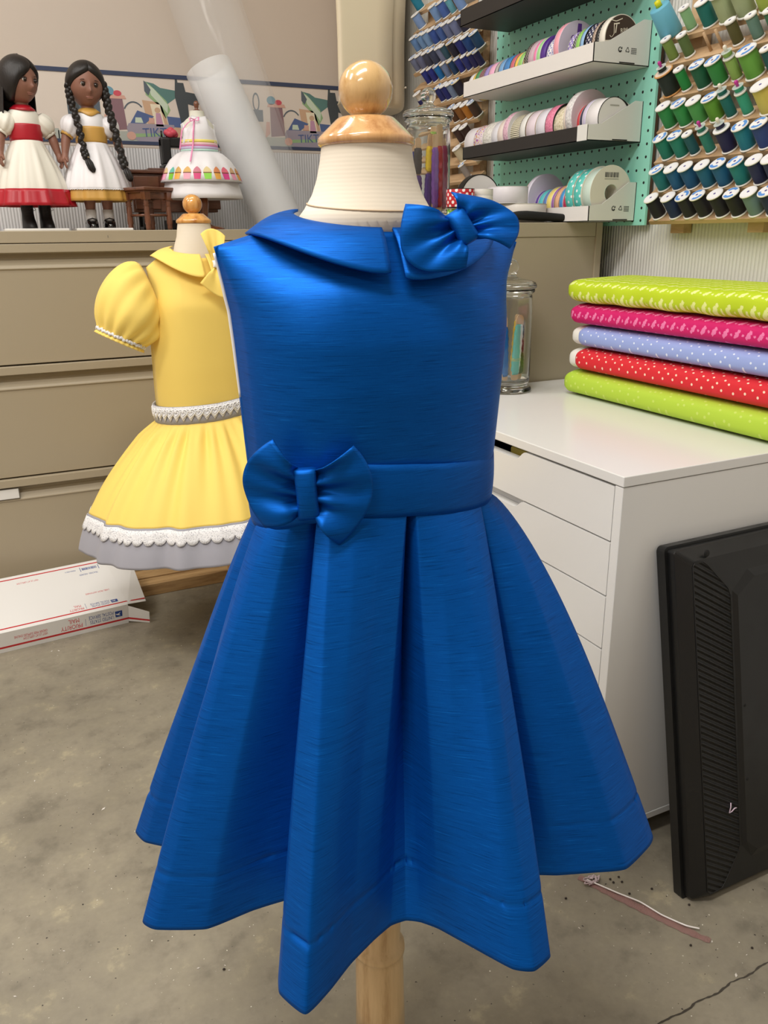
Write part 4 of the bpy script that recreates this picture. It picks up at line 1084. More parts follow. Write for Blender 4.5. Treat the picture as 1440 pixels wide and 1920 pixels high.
for k in range(7): b.ball((0.600 + 0.010 * cos(k * 1.05), 2.690 + 0.008 * sin(k * 1.05), zz0 + 0.096 + 0.004 * (k % 2)), (0.012, 0.010, 0.010), 14)
b.ball((0.600, 2.688, zz0 + 0.104), 0.012, 14); b.build('rose_trim', mat('pink ribbon rose', (206, 74, 92), 0.5), sm)
b = MB().tube([(0.572, 2.69, zz0 + 0.085), (0.572, 2.69, zz0 + 0.105)], 0.003, 8); b.build('spool_pin', black, sm)
# toy stool with turned legs
sx, sy, sh = 0.478, 2.50, 0.112
st = thing('toy_stool', (sx, sy, TOPZ), 'brown square toy stool with turned legs and stretchers in front of the toy desk', 'toy stool')
RZ = Matrix.Translation((sx, sy, TOPZ)) @ Matrix.Rotation(math.radians(28), 4, 'Z')
b = MB(); b.box((0, 0, sh - 0.004), (0.106, 0.106, 0.009), 0, RZ); b.box((0, 0, sh - 0.0105), (0.096, 0.096, 0.005), 0, RZ); b.build('stool_seat', walnut, st, bevel=0.003)
b = MB()
for q in range(4):
    R4 = RZ @ Matrix.Rotation(q * PI / 2, 4, 'Z'); b.box((0, 0.038, sh - 0.021), (0.085, 0.006, 0.018), 0, R4)
b.build('apron', walnut, st, bevel=0.001)
walnut_l = wood('walnut turning', (112, 66, 44), (82, 46, 30), 0.25, (60, 60, 10), 0.6)
for q in range(4):
    R4 = RZ @ Matrix.Rotation(q * PI / 2, 4, 'Z') @ Matrix.Translation((0.038, 0.038, 0))
    b = MB(); b.lathe([(0, 0), (.0062, 0), (.0075, .008), (.0068, .014), (.0085, .018), (.0085, .030), (.0075, .045), (.0075, .060), (.0062, .064), (.0088, .067), (.0062, .070), (.0088, .073), (.0062, .076), (.0085, .080)], 18, 0, R4); b.box((0, 0, .092), (.018, .018, .024), 0, R4); b.build('leg', walnut_l, st)
b = MB()
for q in range(4):
    R4 = RZ @ Matrix.Rotation(q * PI / 2, 4, 'Z'); b.tube([R4 @ Vector((-0.036, 0.038, 0.040)), R4 @ Vector((0.036, 0.038, 0.040))], 0.0032, 8)
b.build('stretcher', walnut_l, st)

# miniature dress form with the cupcake dress
MX, MY = 0.640, 2.52
mf = thing('miniature_dress_form', (MX, MY, TOPZ), 'doll-size dress form on a turned brown pedestal under the cupcake dress', 'dress form')
T = Matrix.Translation((MX, MY, TOPZ))
MB().lathe([(0, 0), (.052, 0), (.052, .004), (.046, .008), (.020, .012), (.014, .018), (.0125, .024), (.008, .030), (.0105, .045), (.0135, .065), (.0125, .080), (.008, .092), (.011, .098), (.011, .106), (.009, .115), (.009, .17), (0, .17)], 28, 0, T).build('pedestal', wood('cherry turning', (126, 68, 34), (90, 44, 22), 0.22, (60, 60, 10), 0.7), mf)
b = MB(); rows = [ring(MX, MY, TOPZ + z, a_, b_, 36) for z, a_, b_ in ((.165, .03, .026), (.19, .036, .032), (.215, .036, .031), (.245, .043, .034), (.268, .042, .030), (.282, .030, .024), (.290, .0195, .018), (.304, .0185, .017))]
b.grid(rows, True); b.add(rows[-1], [tuple(range(36))], 0, False); b.add(rows[0], [tuple(range(36))[::-1]], 0, False); b.build('torso', mat('ivory form', (222, 220, 206), 0.6), mf)
MB().lathe([(0, .330), (.005, .328), (.0072, .322), (.0055, .314), (.004, .310), (.008, .307), (.012, .3045), (0, .304)], 18, 0, T).build('finial', walnut_l, mf)
mf.scale = (1.09, 1.09, 1.04)
cd = thing('doll_dress', (MX, MY, TOPZ + 0.10), 'white two-tier doll dress printed with cupcakes, on the miniature dress form', 'doll dress')
def bd_(sgn):
    rows = []
    for i in range(15):
        s = i / 14; row = []
        for j in range(31):
            u = -1 + 2 * j / 30; xt = abs(u); ztp = 0.286 if xt < 0.42 else lerp(0.284, 0.268, (xt - .42) / .58)
            if xt < 0.42: ztp = 0.284 + 0.004 * (xt / .42)
            z = lerp(0.197, ztp, s); xe = interp(z, [.197, .225, .24, .262, .285], [.0435, .0455, .040, .0405, .044])
            w = max(0, (s - .55) / .45) ** 2; B_ = 0.040 * math.sqrt(max(0, 1 - abs(u) ** 2.3)); yt = 0.020 * math.sqrt(max(0, 1 - (min(1, xt / .55)) ** 2))
            y = lerp(B_, yt, w) + (0.006 if (z > .222 and xt > .9) else 0)
            row.append((MX + u * xe, MY + sgn * y, TOPZ + z))
        rows.append(row)
    return rows
b = MB(); b.grid(bd_(-1)); b.grid(bd_(1), flip=True); b.build('bodice', white_satin, cd, solid=0.001)
stripes = [('yellow', (244, 226, 120)), ('pale_pink', (246, 200, 214)), ('pink', (222, 120, 176)), ('lilac', (204, 190, 226)), ('mint', (190, 226, 214))]
zz = .2285
for i, (nm, c_) in enumerate(stripes):
    h = (.0075, .006, .003, .0065, .005)[i]
    rows = [ring(MX, MY, TOPZ + z_, .0462, .0415, 60) for z_ in (zz, zz - h)]
    MB().grid(rows, True, flip=True).build('ribbon_band', mat('band ' + nm, c_, 0.45), cd, solid=0.0006); zz -= h
def ck(a): return 0.022 * sin(8 * a + 1) + 0.015 * sin(13 * a)
prof2 = [(.202, .0445, 0), (.194, .060, .5), (.180, .076, .8), (.162, .088, 1), (.142, .096, 1), (.124, .103, 1)]
R2 = [ring(MX, MY, TOPZ + z, a_, a_ * .84, 110, (lambda t_, k=k_: ck(t_) * k)) for z, a_, k_ in prof2]
MB().grid(R2, True).build('upper_tier', white_satin, cd, solid=0.001)
R3 = [ring(MX, MY, TOPZ + z, a_, a_ * .84, 110, lambda t_: 0.02 * sin(6 * t_)) for z, a_ in ((.135, .088), (.115, .093), (.095, .098), (.082, .101))]
MB().grid(R3, True).build('lower_tier', white_satin, cd, solid=0.001)
cup_c = [(222, 70, 130), (240, 170, 196), (130, 206, 60), (240, 176, 80), (240, 170, 190), (222, 70, 130), (140, 214, 60), (244, 180, 84), (216, 70, 140), (240, 160, 190), (236, 170, 80), (130, 206, 60)]
top_c = [(226, 120, 130), (230, 200, 150), (110, 196, 180), (214, 170, 90), (226, 180, 100), (214, 130, 150), (226, 206, 150), (236, 150, 100), (226, 110, 130), (220, 180, 140), (214, 150, 80), (110, 196, 180)]
cm = []; b = MB(); nC_ = 24
def tier_pt(a, z, g):
    i_ = [p[0] for p in prof2][::-1]; a_ = interp(z, i_, [p[1] for p in prof2][::-1]); k = 1 + ck(a)
    return (MX + (a_ * k + g) * sin(a), MY - (a_ * .84 * k + g) * cos(a), TOPZ + z)
for k in range(12): cm += [mat('cup%d' % k, cup_c[k], 0.5), mat('frost%d' % k, top_c[k], 0.5)]
cm.append(mat('cup brown', (120, 70, 40), 0.5))
for k in range(nC_):
    a = -1.62 + k * 2 * PI / nC_; ci = k % 12; w0, w1 = .098, .075
    def cell(a0, a1, b0, b1, z0, z1, m_, g=0.0012):
        rr = [[tier_pt(lerp(a0, a1, u), z1, g) for u in (0, .33, .66, 1)], [tier_pt(lerp(b0, b1, u), z0, g) for u in (0, .33, .66, 1)]]
        b.grid(rr, False, m_, flip=True)
    cell(a - w0, a + w0, a - w1, a + w1, .1285, .1435, ci * 2)
    cell(a - w0 * 1.05, a + w0 * 1.05, a - w0 * 1.1, a + w0 * 1.1, .1435, .1460, 24)
    for f0, f1, za, zb2 in ((1.06, 1.0, .1460, .1500), (1.0, .80, .1500, .1540), (.80, .45, .1540, .1575), (.45, .10, .1575, .1598)): cell(a - w0 * f1, a + w0 * f1, a - w0 * f0, a + w0 * f0, za, zb2, ci * 2 + 1)
b.build('cupcake_print', cm, cd)
pinkr = mat('pink ribbon', (244, 150, 196), 0.4)
b = MB(); x0, y0, z0 = MX - 0.016, MY - 0.034, TOPZ + 0.276
for pts in ([(0, 0, 0), (-.018, -.004, -.010), (-.034, -.006, -.030), (-.043, -.008, -.075)], [(0, 0, 0), (-.006, -.006, -.030), (-.010, -.008, -.062), (-.026, -.034, -.105)], [(0, 0, 0), (.010, -.002, .006), (.008, -.005, -.004), (0, -.003, -.001)], [(0, 0, 0), (-.012, -.004, .002), (-.010, -.006, -.006), (0, -.003, -.001)]):
    P = catmull([(x0 + p[0], y0 + p[1], z0 + p[2]) for p in pts], 6, False); b.grid([[(p[0] - .0018, p[1], p[2]) for p in P], [(p[0] + .0018, p[1] - .0008, p[2] + .0006) for p in P]])
b.build('ribbon_tie', pinkr, cd, solid=0.0006)

cd.scale = (1.13, 1.10, 1.06); cd.location.z += 0.0035
# rolls of interfacing and clear vinyl leaning in the corner behind the cabinet things
frost = mat('frosted interfacing', (252, 253, 255), 0.6, Alpha=0.42)
def roll(name, p0, p1, r, m, label, turns=3, solid=0.0):
    p0, p1 = Vector(p0), Vector(p1); d = (p1 - p0).normalized(); e1 = Vector((1, 0, 0)); e1 = (e1 - d * e1.dot(d)).normalized(); e2 = d.cross(e1)
    n_ = 40 * turns; top, bot = [], []
    for j in range(n_ + 1):
        a = 2 * PI * j / 40; rr = r * (1 - 0.05 * (1 - j / n_) * turns * 0.5)
        o_ = e1 * (rr * cos(a)) + e2 * (rr * sin(a)); top.append(p1 + o_); bot.append(p0 + o_)
    mids = [[b_.lerp(t_, v) for b_, t_ in zip(bot, top)] for v in np.linspace(0, 1, 8)]
    o = MB().grid(mids).build(name, m, origin=p0, solid=solid)
    return tag(o, label, 'roll')
roll('interfacing_roll', (0.905, 2.60, 1.012), (0.742, 2.745, 1.470), 0.072, frost, 'thick white translucent roll leaning behind the cupcake dress', 2)
vinyl = mat('clear vinyl', (240, 242, 245), 0.08, Alpha=0.13)
roll('vinyl_roll', (0.905, 2.585, 1.012), (0.640, 2.735, 1.95), 0.104, vinyl, 'loose clear vinyl roll around the white roll, in front of the wallpaper border', 1)

# cream moulded housing fixed to the back wall
creamp = mat('cream enamel', (232, 218, 190), 0.35)
b = MB(); rows = []
for z, g, dy in ((1.330, -0.020, 0.02), (1.334, -0.008, 0.008), (1.342, -0.002, 0.002), (1.356, 0, 0), (1.42, 0, 0), (1.50, 0.0, 0), (1.56, 0.006, 0), (1.62, 0.018, 0), (1.70, 0.036, 0), (1.85, 0.06, 0), (2.0, 0.07, 0)):
    x0, x1, y0 = 1.052 - g * 0.15, 1.222 + g * 0.4, 2.452 + dy; xr = 1.314 + g * 0.2
    xr = min(xr, 1.333)
    z += 0.022
    pl = [(x0 + 0.185, 2.855)]
    for q in np.linspace(0, PI / 2, 6): pl.append((x0 + 0.012 - 0.012 * cos(q), y0 + 0.012 - 0.012 * sin(q)))
    for q in np.linspace(0, 1, 4): pl.append((lerp(x0 + 0.02, x1, q), y0))
    for q in np.linspace(0.05, PI / 2, 10): pl.append((x1 + 0.004 + (xr - x1 - 0.004) * sin(q), y0 + 0.016 + 0.12 * (1 - cos(q))))
    pl.append((xr, 2.855)); rows.append([(x, y, z) for x, y in pl])
hs = thing('machine_housing', (1.2, 2.6, 1.33), 'tall cream moulded housing with a rounded corner, in the corner behind the wooden ball', 'machine housing')
b.grid(rows, True); b.add(rows[0], [tuple(range(len(rows[0])))[::-1]], 0, False); b.build('shell', creamp, hs)
for px, py in ((736, 129), (739, 164), (761, 164)):
    p = ony(px, py, 2.475); MB().ball((p.x, 2.478, p.z), (0.003, 0.006, 0.003), 10).build('screw', mat('screw pale', (220, 212, 196), 0.3) if py > 140 else dark, hs)
# ------------------------------------------------------------------ pegboard with ribbon trays
PX = 1.323
mint = mat('mint pegboard', (150, 222, 204), 0.5); t = NT(mint)
tc = t.n('ShaderNodeTexCoord'); sp = t.n('ShaderNodeSeparateXYZ'); t.l(tc.outputs['Object'], sp.inputs[0])
def cellc(axis):
    v = t.math('DIVIDE', sp.outputs[axis], 0.0254); v = t.math('FRACT', v); return t.math('SUBTRACT', v, 0.5)
r2 = t.math('SQRT', t.math('ADD', t.math('POWER', cellc('Y'), 2.0), t.math('POWER', cellc('Z'), 2.0)))
hole = t.math('LESS_THAN', r2, 0.115)
t.color(t.mix(hole, (150, 222, 204), (14, 20, 18)))
t.bump(t.math('MULTIPLY', hole, -1.0), 0.6, 0.003)
b = MB().span((PX, 1.440, 0.998), (PX + 0.006, 2.040, 1.95))
pb = tag(b.build('pegboard', [mint], origin=(PX, 1.440, 0.995)), 'mint green pegboard on the white ribbed wall carrying the ribbon trays', 'pegboard')
MB().span((PX + 0.0062, 1.441, 0.999), (PX + 0.014, 1.448, 1.95)).build('edge_batten', mat('hardboard brown', (84, 62, 44), 0.8), pb)
MB().span((PX + 0.0062, 1.5, 1.02), (XW - 0.001, 1.53, 1.94)).build('spacer_batten', pine, pb)
tray_w = mat('tray white', (232, 229, 226), 0.5); tray_b = mat('tray black', (40, 37, 36), 0.5); tray_g = mat('tray card shade', (226, 226, 222), 0.6)
ink = mat('print ink', (40, 40, 42), 0.6)
TY1 = 1.965
def tray(z0, xf, y0, y1, hf, hb, label, front_m, end_m, floor_m, group, logos, black_front=False):
    root = thing('ribbon_tray', ((xf + PX) / 2, (y0 + y1) / 2, z0), label, 'tray', group)
    b = MB(); b.span((xf, y0, z0), (PX - 0.0003, y1, z0 + 0.0015)); b.span((PX - 0.002, y0, z0), (PX - 0.0003, y1, z0 + hb)); b.build('tray_bottom', floor_m, root)
    ya = y0 + (0.030 if black_front else 0)
    MB().span((xf, ya, z0), (xf + 0.0016, y1, z0 + hf)).build('tray_front', front_m, root)
    if black_front: MB().span((xf - 0.0004, y0, z0), (xf + 0.0016, y0 + 0.032, z0 + hf + 0.002)).build('corner_fold', end_m, root)
    for yy, sg in ((y0, 1), (y1, -1)):
        T = Matrix(((1, 0, 0, 0), (0, 0, 1, yy), (0, 1, 0, 0), (0, 0, 0, 1)))
        pl = [(xf, z0), (PX - 0.0003, z0), (PX - 0.0003, z0 + hb), (PX - 0.022, z0 + hb), (xf + 0.035, z0 + hf + 0.004), (xf, z0 + hf)]
        eo = MB().prism(pl, 0.0016 * sg, 0, T).build('tray_end', end_m, root)
        if sg == 1:
            MB().span((xf + 0.066, yy - 0.0004, z0 + 0.002), (xf + 0.106, yy + 0.0002, z0 + 0.0042)).build('slot', dark, eo)
            if logos:
                F = lambda u, w: frame((xf + u, yy - 0.0005, z0 + w), (1, 0, 0), (0, 0, 1))
                m = MB(); K = F(0.066, 0.026)
                for q in range(28):
                    a0, a1 = math.radians(60 + q * 10), math.radians(70 + q * 10); w0 = 0.0011
                    m.add([(cos(a0) * .0050, sin(a0) * .0050, 0), (cos(a1) * .0050, sin(a1) * .0050, 0), (cos(a1) * (.0050 - w0 - q * .00008), sin(a1) * (.0050 - w0 - q * .00008), 0), (cos(a0) * (.0050 - w0 - q * .00008), sin(a0) * (.0050 - w0 - q * .00008), 0)], [(0, 1, 2, 3)], 0, False, None, K)
                m.add([(.001, .0012, 0), (.0052, .0055, 0), (.0052, .0012, 0)], [(0, 1, 2)], 0, False, None, K)
                K = F(0.085, 0.026)
                for q in range(3):
                    R3 = K @ Matrix.Rotation(q * 2 * PI / 3, 4, 'Z'); m.add([(-.0042, -.0034, 0), (.003, -.0034, 0), (.003, -.0024, 0), (-.0042, -.0024, 0)], [(0, 1, 2, 3)], 0, False, None, R3); m.add([(.0026, -.0046, 0), (.0048, -.0029, 0), (.0026, -.0014, 0)], [(0, 1, 2)], 0, False, None, R3)
                for q in range(4):
                    for c_ in range(6): m.add([(.0945 + c_ * .0024, .0200 + q * .003, 0), (.0945 + c_ * .0024 + .0018, .0200 + q * .003, 0), (.0945 + c_ * .0024 + .0018, .0215 + q * .003, 0), (.0945 + c_ * .0024, .0215 + q * .003, 0)], [(0, 1, 2, 3)], 0, False, None, F(0, 0))
                m.build('recycling_marks', ink, eo)
    return root
tray(1.468, 1.178, 1.466, TY1 + 0.02, 0.036, 0.084, 'black topmost ribbon tray cut by the top of the photo', tray_b, tray_b, tray_b, 'ribbon trays', False)
tray(1.307, 1.178, 1.466, TY1, 0.0345, 0.084, 'white upper ribbon tray with recycling marks on its end', tray_w, tray_g, tray_w, 'ribbon trays', True)
tray(1.1645, 1.180, 1.473, TY1, 0.0285, 0.079, 'middle ribbon tray with a black front and white end', tray_b, tray_g, tray_b, 'ribbon trays', False, True)
tray(1.0068, 1.197, 1.473, TY1, 0.031, 0.079, 'white lowest ribbon tray resting at the level of the filing cabinet top', tray_w, tray_g, tray_w, 'ribbon trays', True)
hook = mat('hook steel', (180, 182, 184), 0.3, Metallic=0.9)
for hx, hy, hz, lb in ((PX, 1.57, 1.262, 'steel pegboard hook behind the middle ribbon tray'), (PX, 1.87, 1.385, 'steel pegboard hook behind the upper white ribbon tray')):
    b = MB().tube([(hx + 0.004, hy, hz), (hx - 0.010, hy, hz), (hx - 0.016, hy, hz - 0.004), (hx - 0.017, hy, hz - 0.022)], 0.0016, 8)
    tag(b.build('pegboard_hook', hook, origin=(hx, hy, hz)), lb, 'hook')

rib_cache = {}
def ribbon_mat(spec):
    if spec in rib_cache: return rib_cache[spec]
    kind, c1, c2 = spec
    nm = 'ribbon %d' % len(rib_cache)
    if kind == 'plain': m = mat(nm, c1, 0.38)
    elif kind == 'dots': m = dots(nm, c1, c2, 0.0075, 0.27)
    elif kind == 'bigdots': m = dots(nm, c1, c2, 0.0108, 0.30)
    elif kind == 'aqua': m = dots(nm, c1, c2, 0.0155, 0.19)
    elif kind == 'smalldots': m = dots(nm, c1, c2, 0.004, 0.27)
    elif kind == 'lace':
        m = mat(nm, c1, 0.7); t = NT(m); n = t.noise(t.coord('Object', (220, 220, 220)), 1, 3); t.color(t.ramp(n, [(0.4, c2), (0.55, c1)])); t.bump(n, 0.8, 0.002)
    elif kind == 'ruffle':
        m = mat(nm, c1, 0.7); t = NT(m); tc = t.n('ShaderNodeTexCoord'); sp = t.n('ShaderNodeSeparateXYZ'); t.l(tc.outputs['UV'], sp.inputs[0])
        w = t.math('SINE', t.math('MULTIPLY', sp.outputs['X'], 2 * PI / 0.0042)); t.color(t.mix(t.math('MULTIPLY', t.math('ADD', w, 1), 0.3), c1, c2)); t.bump(w, 0.8, 0.002)
    elif kind == 'floral':
        m = mat(nm, c1, 0.6); t = NT(m); n = t.noise(t.coord('Object', (150, 150, 150)), 1, 2); t.color(t.ramp(n, [(0.40, (170, 90, 170)), (0.46, c1), (0.56, c1), (0.62, c2)]))
    rib_cache[spec] = m
    return m
W = (236, 233, 234)
def ribbon_roll(x, y0, y1, r, z0, spec, side, label, group, hub=0.010, face_r=None, hole=True, axis='y'):
    """roll on its edge: axis along Y, y0 is the end facing the camera"""
    fr = face_r or r; zc = z0 + fr; wd = y1 - y0
    root = thing('ribbon_roll', (x, (y0 + y1) / 2, z0), label, 'ribbon', group)
    T = align_z((x, y1, zc), (0, -1, 0), (1, 0, 0))
    e = min(0.0011, wd * 0.12)
    rw = r - (0.0008 if fr > r else 0)
    MB().lathe([(hub, e), (rw * 0.985, e), (rw, e * 1.4), (rw * 1.0, wd / 2), (rw, wd - e * 1.4), (rw * 0.985, wd - e), (hub, wd - e)], 40, 0, T).build('ribbon_winding', ribbon_mat(spec), root)
    sm_ = side
    b = MB()
    for z_ in (0.0, wd - e * 0.9): b.lathe([(hub * 0.7, z_), (fr, z_), (fr + 0.0002, z_ + e * 0.45), (fr, z_ + e * 0.9), (hub * 0.7, z_ + e * 0.9)], 44, 0, T, smooth=False)
    b.lathe([(hub * 0.7, 0), (hub * 0.7, wd)], 24, 0, T)
    b.build('reel', sm_, root)
    return root
side_w = mat('reel white', (232, 230, 228), 0.5); side_k = mat('reel black', (24, 22, 22), 0.5); side_g = mat('reel grey', (168, 166, 162), 0.4); side_t = mat('reel tan', (176, 148, 108), 0.6); side_pg = mat('reel pinkish', (216, 198, 204), 0.45); side_l = mat('reel lilac', (222, 214, 232), 0.45); side_c = mat('reel cream', (226, 222, 208), 0.6); side_br = mat('reel brown', (60, 42, 30), 0.5)
def yx(px, zlip, x): # y where the tray front line meets image column px
    d = ray(px, 960); # use the plane through the line x = X, z = zlip : solve for py
    lo, hi = -400, 960
    for _ in range(60):
        mid = (lo + hi) / 2; p = onx(px, mid, x)
        if p.z > zlip: lo = mid
        else: hi = mid
    return onx(px, lo, x).y
def fill(tray_name, z0, zl, xf, x, seq, group, default_side):
    n_ = len(seq); out = []
    for i, (p0, p1, r, spec, side, nm) in enumerate(seq):
        ya, yb = yx(p1, zl, xf + 0.034), yx(p0, zl, xf + 0.034)
        lb = '%s, %s from far end of %s' % (nm, ORD[i], tray_name)
        out.append(ribbon_roll(x + (0.005 if r < 0.035 else 0), ya + 0.0006, yb - 0.0002, r, z0 + 0.0017, spec, side, lb, group))
    return out
c8 = lambda p: 860 + p / 7.2
c4 = lambda p: 1040 + p / 7.2
P = 'plain'
up = [(c8(88), c8(150), .0335, (P, W, W), side_k, 'white ribbon roll'), (c8(150), c8(205), .0345, (P, (244, 208, 92), W), side_g, 'yellow ribbon roll'), (c8(208), c8(262), .0350, (P, (72, 146, 96), W), side_k, 'green ribbon roll'),
      (c8(262), c8(330), .0355, ('smalldots', (92, 58, 56), (226, 170, 180)), side_g, 'brown and pink dotted ribbon roll'), (c8(334), c8(400), .0365, (P, (158, 140, 206), W), side_k, 'lilac ribbon roll'), (c8(402), c8(482), .0370, (P, (244, 184, 214), W), side_g, 'pale pink ribbon roll'),
      (c8(484), c8(534), .0375, (P, (186, 182, 178), W), side_k, 'grey ribbon roll'), (c8(540), c8(606), .0380, (P, (122, 172, 222), W), side_g, 'light blue ribbon roll'), (c8(608), c8(696), .0385, (P, (72, 138, 204), W), side_k, 'mid blue ribbon roll'),
      (c8(700), c8(756), .0385, (P, (216, 110, 124), W), side_g, 'rose red ribbon roll'), (c8(758), c8(806), .0385, (P, (248, 204, 96), W), side_k, 'golden yellow ribbon roll'), (c8(808), c8(872), .0390, (P, (156, 212, 118), W), side_w, 'light green ribbon roll'),
      (c8(874), c8(920), .0390, (P, (240, 210, 150), W), side_k, 'peach cream ribbon roll'), (c8(922), c8(972), .0450, ('smalldots', (64, 56, 50), (196, 190, 180)), side_k, 'speckled black ribbon roll'), (c8(974), c8(1040), .0450, (P, (206, 178, 190), W), side_pg, 'mauve grey ribbon roll'),
      (c8(1042), c8(1086), .0450, (P, (240, 132, 180), W), side_w, 'bright pink ribbon roll'), (c8(1088), c8(1138), .0450, (P, (166, 224, 150), W), side_w, 'mint ribbon roll'), (c8(1140), c8(1208), .0450, (P, (88, 48, 146), W), mat('reel purple', (98, 62, 150), 0.45), 'deep purple ribbon roll'),
      (c8(1212), c8(1280), .0420, ('dots', W, (64, 92, 176)), side_l, 'white ribbon roll with blue spots'), (c8(1282), c8(1345), .0420, ('dots', (210, 226, 246), (58, 86, 168)), side_l, 'pale blue ribbon roll with navy spots'), (c4(52), c4(130), .0520, (P, (244, 170, 184), W), side_l, 'large coral pink ribbon roll with lilac face'),
      (c4(186), c4(258), .0400, ('dots', (150, 130, 196), W), side_g, 'lilac gingham dotted ribbon roll'), (c4(260), c4(298), .0405, ('smalldots', (30, 30, 30), W), side_k, 'black and white narrow ribbon roll'), (c4(300), c4(362), .0415, (P, (150, 208, 104), W), side_g, 'apple green ribbon roll'), (c4(366), c4(424), .0425, (P, (150, 190, 232), W), side_k, 'sky blue ribbon roll')]
rl = fill('upper white tray', 1.307, 1.3415, 1.178, 1.248, up, 'ribbon rolls in the upper white tray', None)
# purple printing on the large pink roll's face
big = rl[20]; q = big.location; b = MB(); T = align_z((q.x, q.y - (yx(c4(52), 1.3415, 1.212) - yx(c4(130), 1.3415, 1.212)) / 2 - 0.0002, q.z + 0.052), (0, -1, 0), (1, 0, 0))
b.add([(-.006, .022, 0), (.006, .024, 0), (.006, .046, 0), (-.004, .046, 0)], [(0, 1, 2, 3)], 0, False, None, T); b.lathe([(.0055, 0), (.0075, 0)], 24, 0, T @ Matrix.Translation((-.014, .016, 0)), smooth=False); b.lathe([(.0015, 0), (.0035, 0)], 16, 0, T @ Matrix.Translation((-.014, .016, 0)), smooth=False)
b.build('printed_mark', mat('violet ink', (98, 52, 150), 0.5), big)
tail = [(c4(428), c4(534), .0425, ('dots', (44, 46, 78), W), side_k, 'navy ribbon roll with white dots, fifth'), (c4(536), c4(590), .0430, ('smalldots', (196, 176, 160), (96, 72, 56)), side_br, 'taupe ribbon roll with brown specks, fourth'), (c4(592), c4(628), .0430, (P, (28, 26, 26), W), side_k, 'glossy black ribbon roll, third'), (c4(630), c4(656), .0430, ('smalldots', (30, 30, 30), (200, 200, 200)), side_k, 'black speckled ribbon roll, second')]
def pack(items, ya, yb, last_w):
    tot = sum(i[1] - i[0] for i in items) + last_w; out = []; y = yb
    for i in items:
        w_ = (i[1] - i[0]) / tot * (yb - ya); out.append((y - w_, y)); y -= w_
    return out, y
sp_, y1 = pack(tail, 1.4695, yx(c4(427), 1.3415, 1.212), 12)
for (p0, p1, r, spec, sd, nm), (ya, yb) in zip(tail, sp_): ribbon_roll(1.250, ya + 0.0004, yb, r, 1.3087, spec, sd, nm + ' from near end of upper white tray', 'ribbon rolls in the upper white tray')
y0 = 1.4695
tr = ribbon_roll(1.2500, y0, y1 - 0.0005, .0440, 1.3087, (P, (236, 232, 220), W), side_c, 'cream ribbon roll with dark brown lettered face at near end of upper white tray', 'ribbon rolls in the upper white tray')
T = align_z((1.2500, y0 - 0.0002, 1.3087 + 0.044), (0, -1, 0), (1, 0, 0))
b = MB(); pts = [(0.0425 * cos(a), 0.0425 * sin(a), 0) for a in np.linspace(0.12, PI + 0.12, 36)]; b.add(pts, [tuple(range(len(pts)))], 0, False, None, T)
fo = b.build('face_label', side_br, tr)
b = MB().lathe([(0, 0.0003), (0.006, 0.0003)], 20, 0, T, smooth=False); b.build('hub_hole', dark, tr)
cream_ink = mat('cream ink', (232, 224, 206), 0.5)
T2 = T @ Matrix.Rotation(0.18, 4, 'Z')
text_mesh('T', 0.025, cream_ink, T2 @ Matrix.Translation((-.016, .020, .0004)), fo, 'lettering', 0.00005, shear=0.3)
b = MB(); pp = catmull([(-.030, .031, .0005), (-.024, .036, .0005), (-.012, .033, .0005), (.004, .036, .0005)], 6, False); b.grid([[(p[0], p[1] + .0008, p[2]) for p in pp], [(p[0], p[1] - .0008, p[2]) for p in pp]], False, 0, False, T2); pp = catmull([(-.018, .030, .0005), (-.020, .012, .0005), (-.027, .006, .0005), (-.031, .010, .0005)], 6, False); b.grid([[(p[0] + .0008, p[1], p[2]) for p in pp], [(p[0] - .0008, p[1], p[2]) for p in pp]], False, 0, False, T2); b.build('swash', cream_ink, fo)
text_mesh('RIM', 0.0115, cream_ink, T2 @ Matrix.Translation((.006, .0145, .0004)), fo, 'lettering', 0.00005)

mid = [(c8(90), c8(212), .0400, (P, (226, 222, 228), W), side_w, 'plain white wide ribbon roll'), (c8(214), c8(340), .0405, ('floral', (230, 222, 226), (226, 150, 60)), side_w, 'floral printed wide ribbon roll'), (c8(342), c8(462), .0420, ('lace', (238, 236, 230), (206, 204, 196)), side_w, 'white textured lace roll'), (c8(464), c8(548), .0420, (P, (228, 228, 236), W), side_w, 'glossy white ribbon roll'),
       (c8(550), c8(640), .0440, (P, (240, 226, 218), W), side_w, 'ivory ribbon roll'), (c8(642), c8(716), .0480, ('lace', (236, 196, 214), (214, 170, 190)), side_w, 'tall pink lace roll'), (c8(718), c8(848), .0430, ('ruffle', (240, 234, 210), (206, 198, 168)), side_w, 'cream ruffled trim roll'), (c8(850), c8(934), .0440, (P, (238, 238, 234), W), side_br, 'white ribbon roll with a brown-edged reel'), (c8(936), c8(1066), .0440, (P, (234, 220, 230), W), side_t, 'pinkish white ribbon roll'),
       (c8(1068), c8(1196), .0440, (P, (232, 230, 240), W), side_w, 'bluish white satin roll'), (c8(1198), c8(1312), .0450, ('lace', (240, 150, 180), (226, 120, 156)), side_k, 'rose pink lace roll')]
fill('middle tray', 1.1645, 1.193, 1.180, 1.250, mid, 'ribbon rolls in the middle tray', None)
